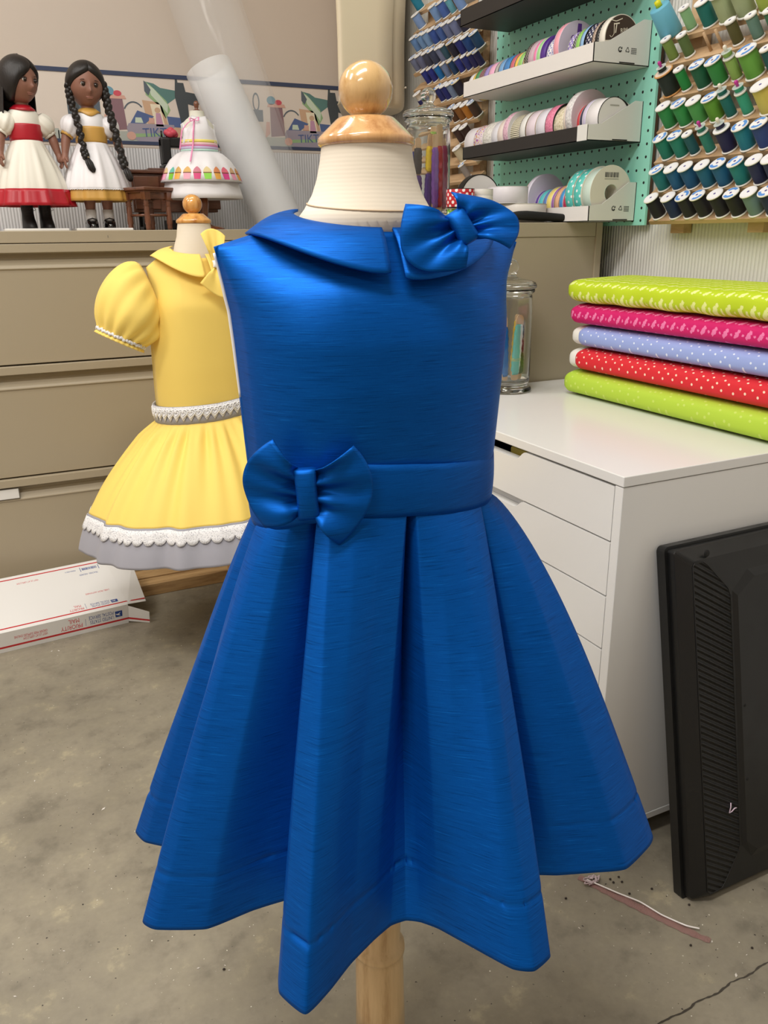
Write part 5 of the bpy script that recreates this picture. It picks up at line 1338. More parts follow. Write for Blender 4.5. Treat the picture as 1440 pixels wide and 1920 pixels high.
near = [(c4(10), c4(226), .0425, ('lace', (240, 230, 206), (206, 196, 160)), side_k, 'cream floral lace roll, seventh'), (c4(228), c4(282), .0500, (P, (238, 224, 206), W), side_w, 'plain ecru ribbon roll, sixth'), (c4(284), c4(398), .0535, ('lace', (238, 236, 236), (206, 204, 206)), side_pg, 'large white lace roll, fifth'), (c4(432), c4(490), .0400, (P, (206, 72, 76), W), side_pg, 'narrow red ribbon roll, fourth'), (c4(494), c4(546), .0410, (P, (52, 54, 84), W), side_g, 'navy velvet ribbon roll, third'), (c4(548), c4(612), .0425, (P, (214, 206, 232), W), side_w, 'pale lilac ribbon roll, second')]
sp_, y1 = pack(near, 1.4765, yx(c4(8), 1.193, 1.214), 26)
for (p0, p1, r, spec, sd, nm), (ya, yb) in zip(near, sp_): ribbon_roll(1.250, ya + 0.0004, yb, r, 1.1662, spec, sd, nm + ' from near end of middle tray', 'ribbon rolls in the middle tray')
wr_ = ribbon_roll(1.2495, 1.4765, y1 - 0.0005, .0415, 1.1662, (P, W, W), side_w, 'white ribbon roll with a black-rimmed card face at near end of middle tray', 'ribbon rolls in the middle tray')
T = align_z((1.2495, 1.4764, 1.1662 + 0.0415), (0, -1, 0), (1, 0, 0)); MB().lathe([(.0403, 0.0002), (.0417, 0.0004), (.0417, -0.0006)], 44, 0, T, smooth=False).build('rim', side_k, wr_); MB().lathe([(0, 0.0003), (0.0042, 0.0003)], 20, 0, T, smooth=False).build('hub_hole', dark, wr_)
b = MB(); b.add([(-.012, .024, .0003), (.012, .024, .0003), (.012, .0265, .0003), (-.012, .0265, .0003)], [(0, 1, 2, 3)], 0, False, None, T); b.build('printed_line', mat('grey ink', (170, 168, 160), 0.6), wr_)
for dx, sd, lb in ((.020, side_k, 'black-rimmed roll standing between the pegboard and the card-faced white roll'), (.034, side_c, 'small cream roll against the pegboard in the near end of the middle tray')):
    ribbon_roll(1.2495 + dx, 1.486 + dx * 0.3, 1.496 + dx * 0.3, .042 if dx < .03 else .040, 1.1662 + 0.0, (P, W, W), sd, lb, 'ribbon rolls in the middle tray')

c0 = lambda p: 1000 + p / 7.2
low = [(c0(-45), c0(-20), .0520, (P, (176, 148, 108), W), side_t, 'large tan reel'), (c0(-18), c0(36), .0540, (P, (226, 222, 236), W), side_l, 'large white-faced reel'), (c0(38), c0(80), .0360, (P, (92, 60, 150), W), side_l, 'purple ribbon roll'), (c0(84), c0(150), .0365, (P, (92, 198, 206), W), side_g, 'turquoise ribbon roll'), (c0(152), c0(202), .0370, (P, (98, 132, 196), W), side_g, 'steel blue ribbon roll'), (c0(204), c0(272), .0385, (P, (246, 226, 132), W), side_w, 'pale yellow ribbon roll'), (c0(274), c0(312), .0390, (P, (170, 110, 184), W), side_l, 'orchid purple ribbon roll'), (c0(314), c0(384), .0395, (P, (238, 186, 146), W), side_k, 'peach ribbon roll'), (c0(386), c0(438), .0400, (P, (70, 156, 220), W), side_pg, 'bright blue ribbon roll'), (c0(440), c0(548), .0405, ('lace', (226, 62, 112), (206, 44, 92)), side_pg, 'crimson pink ribbon roll')]
fill('lowest tray', 1.0068, 1.038, 1.197, 1.262, low, 'ribbon rolls in the lowest tray', None)
yb = yx(c0(551), 1.038, 1.231); ya, yc = lerp(1.4785, yb, .68), lerp(1.4785, yb, .36)
ribbon_roll(1.258, ya + .0008, yb, .0545, 1.0085, ('aqua', (96, 206, 196), (236, 248, 246)), side_t, 'aqua dotted ribbon roll, third from near end of lowest tray', 'ribbon rolls in the lowest tray')
ribbon_roll(1.258, yc + .0008, ya - .0004, .0545, 1.0085, ('aqua', (92, 202, 192), (236, 248, 246)), side_c, 'aqua dotted ribbon roll, second from near end of lowest tray', 'ribbon rolls in the lowest tray')
rr = ribbon_roll(1.258, 1.4785, yc - .0004, .0530, 1.0085, (P, (206, 226, 214), W), side_c, 'big cream-faced ribbon roll with a barcode at the near end of the lowest tray', 'ribbon rolls in the lowest tray', hub=0.024, face_r=0.0555)
T = align_z((1.258, 1.4783, 1.0085 + 0.0555), (0, -1, 0), (1, 0, 0)); MB().lathe([(.0172, 0.0003), (.0172, -.045)], 32, 0, T).build('cardboard_core', mat('core aqua', (156, 210, 196), 0.6), rr)
b = MB(); random.seed(5); u = -.019
while u < .017: w = random.choice((.0006, .0010, .0015)); b.add([(u, .031, .0003), (u + w, .031, .0003), (u + w, .041, .0003), (u, .041, .0003)], [(0, 1, 2, 3)], 0, False, None, T); u += w + random.choice((.0006, .0009, .0013))
b.add([(-.020, .0275, .0003), (.018, .0275, .0003), (.018, .0281, .0003), (-.020, .0281, .0003)], [(0, 1, 2, 3)], 0, False, None, T); b.build('barcode', ink, rr)
# the few rolls visible in the topmost black tray
for k, (pa, pb_, cc, nm) in enumerate(((882, 890, (206, 206, 200), 'silver'), (890, 897, (48, 40, 36), 'dark brown'), (897, 905, (200, 200, 198), 'pale grey'), (905, 913, (232, 222, 230), 'pinkish white'), (915, 929, (240, 238, 240), 'white'), (931, 945, (236, 236, 236), 'cream white'))):
    ya, yb = yx(pb_, 1.504, 1.190), yx(pa, 1.504, 1.190); ribbon_roll(1.250, ya + .0005, yb - .0003, .040, 1.4697, (P, cc, W), side_k if k % 2 == 0 else side_g, '%s ribbon roll, %s from far end of topmost black tray' % (nm, ORD[k]), 'ribbon rolls in the topmost tray')

# rolls lying flat at the edge of the filing cabinet
def flat_roll(px0, px1, z0, h, y, spec, side, label, extra=0.0):
    p0, p1 = ony(px0, 400, y), ony(px1, 400, y); r = (p1.x - p0.x) / 2 * 0.97; xc = (p0.x + p1.x) / 2
    root = thing('ribbon_roll', (xc, y + r * 0.2, z0), label, 'ribbon', 'rolls lying flat on the filing cabinet')
    T = Matrix.Translation((xc, y + r * 0.2, z0))
    MB().lathe([(.008, .001), (r * .985, .001), (r, .002), (r, h - .002), (r * .985, h - .001), (.008, h - .001)], 44, 0, T).build('ribbon_winding', ribbon_mat(spec), root)
    b = MB(); b.lathe([(.007, 0), (r, 0), (r, .001), (.007, .001)], 44, 0, T, smooth=False); b.lathe([(.007, h - .001), (r, h - .001), (r, h), (.007, h)], 44, 0, T, smooth=False); b.build('reel', side, root)
    return root
FZ = GT + 0.0003; FYR = GY0 + 0.040
flat_roll(842, 873, FZ, .029, FYR + .01, ('bigdots', (124, 196, 60), (226, 240, 206)), side_w, 'lime green dotted ribbon roll lying under the red dotted roll')
flat_roll(873.5, 919, FZ, .030, FYR, ('bigdots', (34, 118, 66), (226, 240, 230)), side_w, 'dark green dotted ribbon roll lying under the plain white rolls')
flat_roll(842, 888.5, FZ + .0305, .037, FYR, ('bigdots', (190, 34, 46), (244, 236, 236)), side_k, 'red ribbon roll with white dots next to the upper glass jar')
for k in range(3): flat_roll(890, 923, FZ + .0305 + .0125 * k, .0122, FYR + .002, (P, (228, 226, 218), W), side_w, '%s thin white roll stacked on the dark green dotted roll' % ('lowest', 'middle', 'uppermost')[k])
flat_roll(920.5, 1021, FZ, .040, FYR + .055, (P, (236, 230, 222), W), side_c, 'wide cream ribbon roll lying under the white satin roll')
flat_roll(922, 987, FZ + .0405, .035, FYR + .045, (P, (230, 226, 232), W), side_w, 'white satin ribbon roll lying on the wide cream roll')
p = ony(899, 352, 1.70); q0 = ribbon_roll(p.x, 1.695, 1.715, .030, FZ, (P, (236, 234, 236), W), side_w, 'black-rimmed white reel standing behind the red dotted roll', 'rolls lying flat on the filing cabinet', face_r=.0525)
MB().lathe([(.0505, .0205), (.0528, .0203), (.0528, -.0005)], 44, 0, align_z((p.x, 1.715, FZ + .0525), (0, -1, 0), (1, 0, 0)), smooth=False).build('rim', side_k, q0)
# black soft case lying on the cabinet edge
b = MB(); pa, pb_ = ony(943, 400, 1.565), ony(1093, 411, 1.565); n_ = 24; rows = []
for i in range(15):
    v = i / 14; x = lerp(pa.x, pb_.x, v); hh = .0105 * (sin(PI * min(1, v * 3.2) / 2) ** 0.7) * lerp(1.0, .72, v); lift = lerp(.0075, 0.0, min(1, v * 1.15)); dd = .030 * sin(PI * min(1, v * 2.5) / 2) ** 0.6
    rows.append([(x, 1.572 + 0.65 * dd * math.copysign(abs(cos(a)) ** .6, cos(a)), GT + .0003 + hh + lift + hh * math.copysign(abs(sin(a)) ** .7, sin(a))) for a in np.linspace(0, 2 * PI, n_, endpoint=False)])
b.grid(rows, True); b.add(rows[-1], [tuple(range(n_))], 0, False); b.add(rows[0], [tuple(range(n_))[::-1]], 0, False)
tag(b.build('soft_case', mat('black nylon', (20, 20, 20), 0.8), origin=(1.07, 1.59, GT)), 'slim black case lying on the filing cabinet edge in front of the wide cream roll', 'case')

# ------------------------------------------------------------------ thread racks
beech = wood('beech rack', (198, 166, 128), (168, 134, 96), 0.55, (40, 6, 40), 0.0)
EL = math.radians(49); AXIS = Vector((-cos(EL), 0, sin(EL)))
plastic = mat('spool plastic', (236, 234, 228), 0.35); plastic_y = mat('spool yellowed', (226, 214, 176), 0.4)
swirl = mat('label blue', (96, 152, 226), 0.4); lab_w = mat('label white', (240, 240, 242), 0.45); dot_n = mat('label violet', (78, 60, 150), 0.5)
thread_cache = {}
def thread_mat(c):
    if c not in thread_cache:
        m = mat('thread %d %d %d' % c, c, 0.6); t = NT(m); tc = t.n('ShaderNodeTexCoord'); sp = t.n('ShaderNodeSeparateXYZ'); t.l(tc.outputs['Object'], sp.inputs[0])
        w = t.math('SINE', t.math('MULTIPLY', sp.outputs['Z'], 2 * PI / 0.0008)); t.bump(w, 0.25, 0.0004); t.b.inputs['Sheen Weight'].default_value = 0.04
        thread_cache[c] = m
    return thread_cache[c]
def spool_proto(r, h, fl, kind):
    root = MB().lathe([(.003, 0), (r, 0), (r, fl * .8), (r * .93, fl), (r * .60, fl * 1.2), (r * .60, h - fl * 1.2), (r * .93, h - fl), (r, h - fl * .8), (r, h - fl * .2), (r * .96, h), (.003, h)], 26, 0)
    root = root.build('thread_spool', plastic)
    MB().lathe([(r * .6, fl), (r * .86, fl), (r * .87, fl * 2), (r * .87, h - fl * 2), (r * .86, h - fl), (r * .6, h - fl)], 26, 0).build('thread', thread_mat((90, 90, 90)), root, world=False)
    b = MB(); z = h + .00025
    b.lathe([(0.0024, z), (r * .88, z)], 26, 0, smooth=False); b.lathe([(0, z + .0002), (r * .13, z + .0002)], 12, 2, smooth=False)
    if kind == 'swirl':
        b.lathe([(r * .52, z + .0002), (r * .86, z + .0002)], 12, 1, smooth=False, a0=0.5, a1=2.4); b.lathe([(r * .52, z + .0002), (r * .86, z + .0002)], 12, 1, smooth=False, a0=3.7, a1=5.5)
    b.build('spool_label', [lab_w, swirl, dot_n], root, world=False)
    return root
PROTO = {}
def get_proto(key):
    if key not in PROTO:
        sz, kind = key
        PROTO[key] = spool_proto({'L': .0158, 'l': .0148, 'S': .0110, 's': .0102, 'H': .0185, 'W': .0190}[sz], {'L': .0455, 'l': .042, 'S': .0450, 's': .041, 'H': .050, 'W': .046}[sz], .0028 if sz != 'S' else .0036, kind)
        PROTO[key]['used'] = 0
    return PROTO[key]
def spool(p, sz, kind, color, label, group, roll=0.0, axis=None):
    pr_ = get_proto((sz, kind))
    if pr_['used'] == 0: o = pr_; pr_['used'] = 1
    else:
        o = pr_.copy(); COL.objects.link(o)
        for ch in pr_.children:
            c_ = ch.copy(); COL.objects.link(c_); c_.parent = o
    M4 = align_z(p, axis or AXIS, (0, 1, 0)) @ Matrix.Rotation(roll, 4, 'Z')
    o.matrix_world = M4
    tag(o, label, 'thread', group)
    for ch in o.children:
        if ch.name.startswith('thread'): setmat(ch, thread_mat(color))
    return o
NM = {}
def rack(name, loc, label, x_back, y0, y1, rows_z, z0, z1, group):
    root = thing(name, loc, label, 'thread rack', None)
    for k, z in enumerate(rows_z):
        T = Matrix.Translation((1.300, (y0 + y1) / 2, z)) @ Matrix.Rotation(-(PI / 2 - EL), 4, 'Y')
        MB().box((0.004, 0, -0.0055), (0.038, y1 - y0, 0.010), 0, T).build('ledge', beech, root, bevel=0.001)
    for yy in (y0 + 0.05, (y0 + y1) / 2 + 0.02, y1 - 0.05):
        MB().span((1.3215, yy - 0.018, z0), (XW - 0.0006, yy + 0.018, z1)).build('upright', beech, root, bevel=0.001)
    return root
NAVYK = (22, 20, 34); NAVYB = (24, 38, 84); TEAL = (20, 118, 122); BLUE = (10, 92, 132); BL2 = (12, 84, 128)
RR = [ # bottom row first: (cap px, cap py, size, label kind, colour, words)
 [(1220.8, 364, 'L', 'dot', NAVYK, 'near-black navy'), (1251.7, 370, 'L', 'dot', (22, 42, 92), 'navy blue'), (1279, 369, 'L', 'swirl', (28, 26, 40), 'black'), (1306.7, 367, 'L', 'swirl', (24, 22, 36), 'black'), (1340, 363, 'L', 'dot', (26, 24, 40), 'black'), (1370, 363, 'L', 'swirl', (24, 22, 34), 'black'), (1403, 360, 'L', 'dot', (110, 136, 144), 'grey-blue'), (1436, 360, 'L', 'swirl', NAVYB, 'navy')],
 [(1230, 318, 'L', 'swirl', TEAL, 'teal'), (1257.5, 316, 'L', 'dot', (12, 90, 134), 'petrol blue'), (1284, 313, 'L', 'dot', BL2, 'petrol blue'), (1315, 310, 'L', 'dot', (10, 96, 128), 'deep turquoise'), (1345, 307, 'L', 'swirl', (8, 90, 134), 'petrol blue'), (1378, 303, 'L', 'swirl', (18, 124, 124), 'teal'), (1413, 298, 'L', 'dot', (22, 30, 76), 'navy'), (1442, 301, 'L', 'dot', (24, 34, 80), 'navy')],
 [(1237, 262.5, 'L', 'swirl', (14, 122, 100), 'jade green'), (1264, 258, 'L', 'swirl', (20, 126, 106), 'jade green'), (1288, 247, 'S', 'dot', (14, 86, 94), 'slim dark teal'), (1317.5, 242, 'S', 'dot', (38, 128, 112), 'slim jade'), (1352, 247, 'L', 'dot', (22, 22, 70), 'navy'), (1387, 238, 'L', 'swirl', (18, 120, 140), 'half-used turquoise'), (1422, 234, 'L', 'swirl', (34, 62, 126), 'royal navy')],
 [(1242.5, 204, 'L', 'dot', (40, 138, 70), 'grass green'), (1271, 199, 'L', 'swirl', (46, 144, 72), 'grass green'), (1299, 193, 'L', 'dot', (78, 160, 84), 'light green'), (1329, 188, 'L', 'swirl', (98, 158, 48), 'lime green'), (1357, 176, 'S', 'dot', (14, 110, 104), 'slim dark teal'), (1388, 172, 'S', 'dot', (52, 164, 132), 'slim mint'), (1428, 166, 'H', 'dot', (208, 194, 96), 'mustard yellow')],
 [(1245, 133, 'W', 'dot', (16, 34, 26), 'black-green wooden-flanged'), (1272, 131, 'S', 'dot', (28, 140, 62), 'slim emerald'), (1305, 131, 'L', 'swirl', (12, 92, 60), 'dark green'), (1335, 125, 'L', 'swirl', (48, 140, 64), 'grass green'), (1367, 107, 'S', 'dot', (150, 186, 96), 'slim pale green'), (1400, 108, 'H', 'swirl', (106, 170, 68), 'large lime green'), (1436, 90, 'S', 'dot', (18, 84, 84), 'slim dark teal')],
 [(1248, 78, 'S', 'dot', (122, 150, 72), 'slim olive green'), (1277, 71, 'S', 'dot', (88, 114, 62), 'slim moss green'), (1369, 43, 'S', 'dot', (92, 88, 44), 'slim olive brown'), (1407, 33, 'S', 'dot', (104, 140, 126), 'slim grey-green'), (1441, 27, 'S', 'dot', (60, 116, 84), 'slim green')],
 [(1283, 8, 'S', 'dot', (140, 190, 138), 'slim light green'), (1317, 6, 'L', 'dot', (12, 112, 106), 'deep teal'), (1350, 0, 'H', 'dot', (168, 182, 140), 'sage green'), (1384, -5, 'H', 'dot', (164, 178, 138), 'sage green'), (1425, -14, 'H', 'dot', (162, 184, 76), 'yellow-green')]]
ROWN = ['bottom row', 'second row up', 'third row up', 'fourth row up', 'fifth row up', 'sixth row up', 'seventh row up']
GR = 'thread spools on the right rack'
zr = []
for row in RR:
    zs = [onx(px + 17.5, py + 36, 1.300).z for px, py, *_ in row]; zr.append(sum(zs) / len(zs))
rack('thread_rack', (1.32, 1.15, 1.0), 'beech thread rack full of green, teal and navy spools right of the pegboard', XW, 0.86, 1.392, zr, zr[0] - 0.035, 1.60, GR)
bob = []
for ri, (row, z) in enumerate(zip(RR, zr)):
    for si, (px, py, sz, kd, col_, nm) in enumerate(row):
        p = onx(px + 17.5, py + 36, 1.300); p = Vector((1.300, p.y, z + 0.0002))
        o = spool(p, sz, kd, col_, '%s thread spool, %s from the pegboard in the %s' % (nm, ORD[si], ROWN[ri]), GR, roll=si * 1.3 + ri)
        if nm.startswith('black-green'):
            fl = wood('spool flange', (206, 150, 84), (176, 118, 58), 0.4, (60, 60, 60), 0.3)
            setmat(o, fl)
            for ch in o.children:
                if ch.name.startswith('spool_label'): setmat(ch, mat('flange paper', (226, 206, 190), 0.6), 0)
        top = p + AXIS * {'L': .0455, 'S': .0450, 'H': .050, 'W': .046}[sz]
        if (ri, si) in ((2, 3), (2, 4), (3, 4), (3, 5), (4, 0), (4, 4)): bob.append((ri, si, top, col_, nm))
# bobbins clipped on top of some spools by little pegs
pegm = mat('magenta peg', (190, 50, 150), 0.4); pegw = mat('ivory peg', (236, 230, 214), 0.4); clear = mat('clear bobbin', (230, 240, 238), 0.1, Alpha=0.45)
for ri, si, top, col_, nm in bob:
    T = align_z(top + AXIS * 0.0008, AXIS)
    mag = (ri, si) in ((2, 3), (3, 5), (4, 0))
    root = thing('bobbin', top, '%s bobbin with %s peg on the %s thread spool, %s' % ({(2, 3): 'jade', (2, 4): 'navy', (3, 4): 'teal', (3, 5): 'mint', (4, 0): 'black', (4, 4): 'pale green'}[(ri, si)], 'magenta' if mag else 'white', nm, ROWN[ri]), 'bobbin', 'bobbins pegged on the spools')
    MB().lathe([(.003, .001), (.0078, .001), (.0078, .0085), (.003, .0085)], 20, 0, T).build('thread', thread_mat(col_), root)
    b = MB()
    for z_ in (0, .0088): b.lathe([(.0026, z_), (.0100, z_), (.0100, z_ + .0008), (.0026, z_ + .0008)], 24, 0, T, smooth=False)
    b.build('bobbin_case', clear, root)
    MB().lathe([(0, -.001), (.0026, -.001), (.0026, .013), (.0034, .0145), (.0034, .0185), (.002, .0205), (0, .021)], 14, 0, T).build('peg', pegm if mag else pegw, root)
# cone of light blue thread at the top
p = onx(1262, 52, 1.300); T = align_z((1.300, p.y, zr[6]), AXIS)
cn = thing('thread_cone', (1.300, p.y, zr[6]), 'large light blue thread cone with a yellow tip at the top of the rack', 'thread')
MB().lathe([(.004, .002), (.0205, .002), (.0215, .004), (.0195, .058), (.018, .060), (.004, .060)], 32, 0, T).build('thread', thread_mat((104, 180, 208)), cn)
MB().lathe([(0, .072), (.0055, .071), (.006, .066), (.0062, .060), (0, .060)], 20, 0, T).build('cone_tip', mat('yellow tip', (222, 220, 30), 0.4), cn); MB().lathe([(0, 0), (.019, 0), (.019, .0021), (0, .0021)], 24, 0, T).build('cone_base', plastic, cn)
# bare pegs left empty on the right rack, one holding nothing but itself
for k, (px, py) in enumerate(((1326, 95), (1350, 70))):
    p = onx(px + 6, py + 14, 1.300); T = align_z((1.300, p.y, zr[5] if k == 0 else zr[5]), AXIS)
    tag(MB().lathe([(0, 0), (.003, 0), (.0028, .036), (0, .037)], 12, 0, T).build('rack_peg', beech, origin=(1.300, p.y, zr[5])), ('empty wooden peg in the sixth row up, first past the moss green spool', 'empty wooden peg in the sixth row up, next to the olive brown spool')[k], 'peg')

GBL = (108, 120, 154)
LL = [ # left rack, top row first
 [(777, -6, 'l', (16, 124, 156), 'turquoise')],
 [(780, 33, 'l', (126, 156, 206), 'light blue'), (812, 8, 'l', (124, 160, 210), 'light blue'), (826, 7, 'l', (72, 104, 178), 'mid blue'), (840, -1, 's', (100, 170, 190), 'slim aqua'), (856, -4, 'l', (120, 156, 214), 'light blue')],
 [(776, 76, 'l', (100, 138, 190), 'steel blue'), (787.5, 68.5, 'l', (112, 150, 198), 'steel blue'), (798, 62, 'l', (120, 156, 202), 'pale steel blue'), (810, 56, 'l', (52, 84, 160), 'royal blue'), (823.6, 48, 'l', (66, 98, 166), 'mid blue'), (836, 44, 'l', (112, 122, 160), 'grey-blue'), (849, 38, 'l', (116, 126, 166), 'grey-blue'), (864, 32, 'l', (28, 28, 60), 'black-navy')],
 [(775, 112, 'l', (112, 120, 152), 'grey-blue'), (786, 105.6, 'l', (106, 112, 144), 'grey-blue'), (798.6, 100, 'l', (62, 66, 88), 'slate'), (810, 96, 'l', (58, 66, 92), 'dark slate'), (823.6, 90, 'l', (112, 122, 156), 'grey-blue'), (830, 81, 's', (40, 80, 100), 'slim dark teal'), (846, 75, 'l', (26, 24, 48), 'black-navy'), (860, 77, 'l', (30, 40, 120), 'navy blue'), (873.6, 70.5, 'l', (16, 66, 130), 'royal blue'), (889.6, 66.7, 'l', (22, 66, 104), 'petrol')],
 [(794, 134, 's', (30, 44, 130), 'slim royal blue'), (805.6, 130, 's', (32, 42, 132), 'slim royal blue'), (818, 125.7, 's', (10, 110, 180), 'slim bright blue'), (831, 119.4, 's', (110, 128, 166), 'slim variegated grey-blue'), (844.4, 115, 's', (16, 58, 100), 'slim petrol'), (857, 112.5, 's', (36, 48, 136), 'slim royal blue'), (870, 108, 's', (36, 46, 120), 'slim navy blue'), (882.6, 102, 's', (36, 34, 96), 'slim indigo'), (893, 96, 's', (34, 30, 86), 'slim indigo')],
 [(783, 160, 'l', (30, 28, 92), 'nearly empty navy'), (822, 171, 'l', (30, 40, 116), 'navy blue'), (833, 168, 'l', (28, 38, 118), 'navy blue'), (844, 159, 'l', (116, 136, 170), 'grey-blue'), (855.6, 153, 'l', (22, 22, 46), 'black-navy')],
 [(847, 201, 'l', (86, 54, 24), 'brown'), (859, 200, 'l', (134, 84, 24), 'ochre'), (872, 197, 'l', (184, 118, 34), 'amber'), (885, 193, 'l', (72, 48, 36), 'dark brown')],
 [(857, 240, 'l', (60, 34, 26), 'dark brown'), (870.5, 239, 'l', (52, 28, 22), 'dark brown')],
 [(857.6, 277.5, 'l', (206, 194, 164), 'beige')],
 [(866, 309, 's', (150, 142, 138), 'slim grey')]]
zl = []
for row in LL:
    zs = [onx(px + 13, py + 23, 1.300).z for px, py, *_ in row]; zl.append(sum(zs) / len(zs))
rack('thread_rack', (1.32, 2.4, 1.1), 'beech thread rack of blue and brown spools beyond the far edge of the pegboard', XW, 2.075, 2.445, zl, 1.05, 1.62, 'l')
random.seed(11)
ROWL = ['top row', 'second row down', 'third row down', 'fourth row down', 'fifth row down', 'sixth row down', 'seventh row down', 'eighth row down', 'ninth row down', 'tenth row down']
for ri, (row, z) in enumerate(zip(LL, zl)):
    for si, (px, py, sz, col_, nm) in enumerate(row):
        p = onx(px + 13, py + 23, 1.300); p = Vector((1.300, p.y, z + 0.0002))
        o = spool(p, sz, 'dot' if (si + ri) % 3 else 'swirl', col_, '%s thread spool, %s from cream housing in %s of far rack' % (nm, ORD[si], ROWL[ri]), 'thread spools on the far rack', roll=random.uniform(0, 6))
        if (ri, si) in ((3, 6), (4, 4), (4, 7), (5, 4)): setmat(o, plastic_y)
        if nm.startswith('nearly'):
            for ch in o.children:
                if ch.name.startswith('thread'): ch.scale = (.82, .82, .34); ch.location = (0, 0, .008)

# ------------------------------------------------------------------ glass jars of ribbon-wound sticks
gl = glass('jar glass')
stickw = mat('craft stick', (226, 188, 146), 0.7)
def jar(base, h_body, r, label, sticks, lab_fmt, group):
    T = Matrix.Translation(base)
    root = thing('glass_jar', base, label, 'jar')
    hb = h_body
    prof = [(0, 0), (r * 1.06, 0), (r * 1.08, .004), (r * 1.05, .009), (r * .90, .014), (r * .97, .024), (r * .985, .035), (r * .985, hb * .80), (r * .96, hb * .90), (r * .94, hb * .955), (r * 1.04, hb - .006), (r * 1.06, hb - .003), (r * 1.04, hb), (r * .985, hb), (r * .90, hb - .006), (r * .89, hb * .95), (r * .915, hb * .90), (r * .94, hb * .80), (r * .94, .032), (r * .88, .022), (0, .019)]
    MB().lathe(prof, 56, 0, T).build('jar_body', gl, root)
    z = hb + .0006
    lp = [(0, z - .016), (r * .80, z - .016), (r * .84, z - .012), (r * .84, z), (r * 1.07, z), (r * 1.12, z + .003), (r * 1.12, z + .008), (r * 1.05, z + .013), (r * .80, z + .017), (r * .42, z + .021), (.012, z + .025), (.011, z + .029)]
    kz = z + .029 + .014
    for k in range(1, 14):
        e = -PI / 2 + 0.72 + (PI - 0.72) * k / 13; lp.append((max(0, .0165 * cos(e)), kz + .0165 * sin(e)))
    lid = MB().lathe(lp, 56, 0, T).build('jar_lid', gl, root)
    n_ = 0
    for k, (dx, dy, zt, w, th, cols, lean, nm) in enumerate(sticks):
        bx, by = base[0] + dx, base[1] + dy; z0 = base[2] + .0225
        st = thing('wound_stick', (bx, by, z0), nm, 'ribbon stick', group)
        rz = Matrix.Translation((bx, by, z0)) @ Matrix.Rotation(lean[2], 4, 'Z') @ Matrix.Rotation(lean[0], 4, 'Y') @ Matrix.Rotation(lean[1], 4, 'X')
        pl = []
        for q in np.linspace(0, PI, 9): pl.append((w * .5 * cos(q), zt - w * .5 + w * .5 * sin(q)))
        for q in np.linspace(PI, 2 * PI, 9): pl.append((w * .5 * cos(q), w * .5 + w * .5 * sin(q)))
        MB().prism(pl, .002, 0, rz @ Matrix.Rotation(PI / 2, 4, 'X') @ Matrix.Translation((0, 0, -.001))).build('craft_stick', stickw, st)
        for (fa, fb, cm_, fat) in cols:
            rows = []; za, zb_ = zt * fa, zt * fb
            random.seed(k * 7 + int(fa * 10))
            for i in range(22):
                v = i / 21; z_ = lerp(za, zb_, v); kk = (1 - .25 * (abs(2 * v - 1)) ** 6) * fat
                rows.append([((w * .62 * kk + .0008 * sin(i * 2.1 + q)) * math.copysign(abs(cos(q)) ** .7, cos(q)), (th * kk + .0006 * sin(i * 1.7 + q * 2)) * math.copysign(abs(sin(q)) ** .7, sin(q)), z_) for q in np.linspace(0, 2 * PI, 20, endpoint=False)])
            rows = [[(0, 0, za)] * 20] + rows + [[(0, 0, zb_)] * 20]
            MB().grid(rows, True, 0, True, rz).build('wound_ribbon', cm_, st)
    return root
def rc(n, c_): return mat('wind ' + n, c_, 0.6)
dotaq = dots('wind aqua dot', (106, 206, 196), (232, 246, 244), 0.022, 0.2, 'Object', 0.45, 0.6)
jb = (0.934, 1.702, GT + 0.0003)
jar(jb, 0.214, 0.0490, 'tall glass jar of red, purple and yellow sticks on the filing cabinet', [
    (-.034, -.012, .152, .015, .0060, [(.52, .86, rc('charcoal', (46, 42, 44)), 1.0), (.05, .50, rc('violet', (84, 42, 130)), 1.15)], (0.03, 0, .2), 'stick wound in violet and charcoal, next to the dress form neck in the upper jar'),
    (-.022, .016, .150, .011, .0050, [(.10, .84, rc('royal', (44, 56, 140)), 1.0)], (-.02, .02, -.3), 'stick wound in royal blue behind the yellow one in the upper jar'),
    (-.012, -.020, .160, .014, .0055, [(.52, .84, rc('sun yellow', (244, 206, 36)), 1.0), (.05, .50, rc('deep violet', (78, 40, 124)), 1.0)], (0.05, .0, .1), 'stick wound in sunny yellow above violet in the upper jar'),
    (.001, -.030, .158, .013, .0060, [(.06, .83, rc('lilac purple', (136, 84, 176)), 0.95)], (0.0, .0, .0), 'stick wound in lilac purple in the upper jar'),
    (.0145, -.026, .182, .014, .0055, [(.06, .74, rc('scarlet', (196, 48, 58)), 0.85)], (-.02, .02, .1), 'stick wound in scarlet, tallest at the middle of the upper jar'),
    (.017, .010, .182, .013, .0050, [(.66, .92, rc('apple', (150, 178, 78)), 1.0), (.10, .64, rc('dark red', (150, 36, 50)), 1.0)], (.02, -.02, -.1), 'stick wound in apple green at its top in the upper jar'),
    (.031, -.012, .152, .018, .0085, [(.05, .90, rc('raspberry', (178, 58, 104)), 1.0)], (.0, .0, .3), 'thick stick wound in raspberry pink in the upper jar')], None, 'wound sticks in the upper jar')
p = onz(936, 726, UT); jb = (1.0120, 1.482, UT + 0.0003)
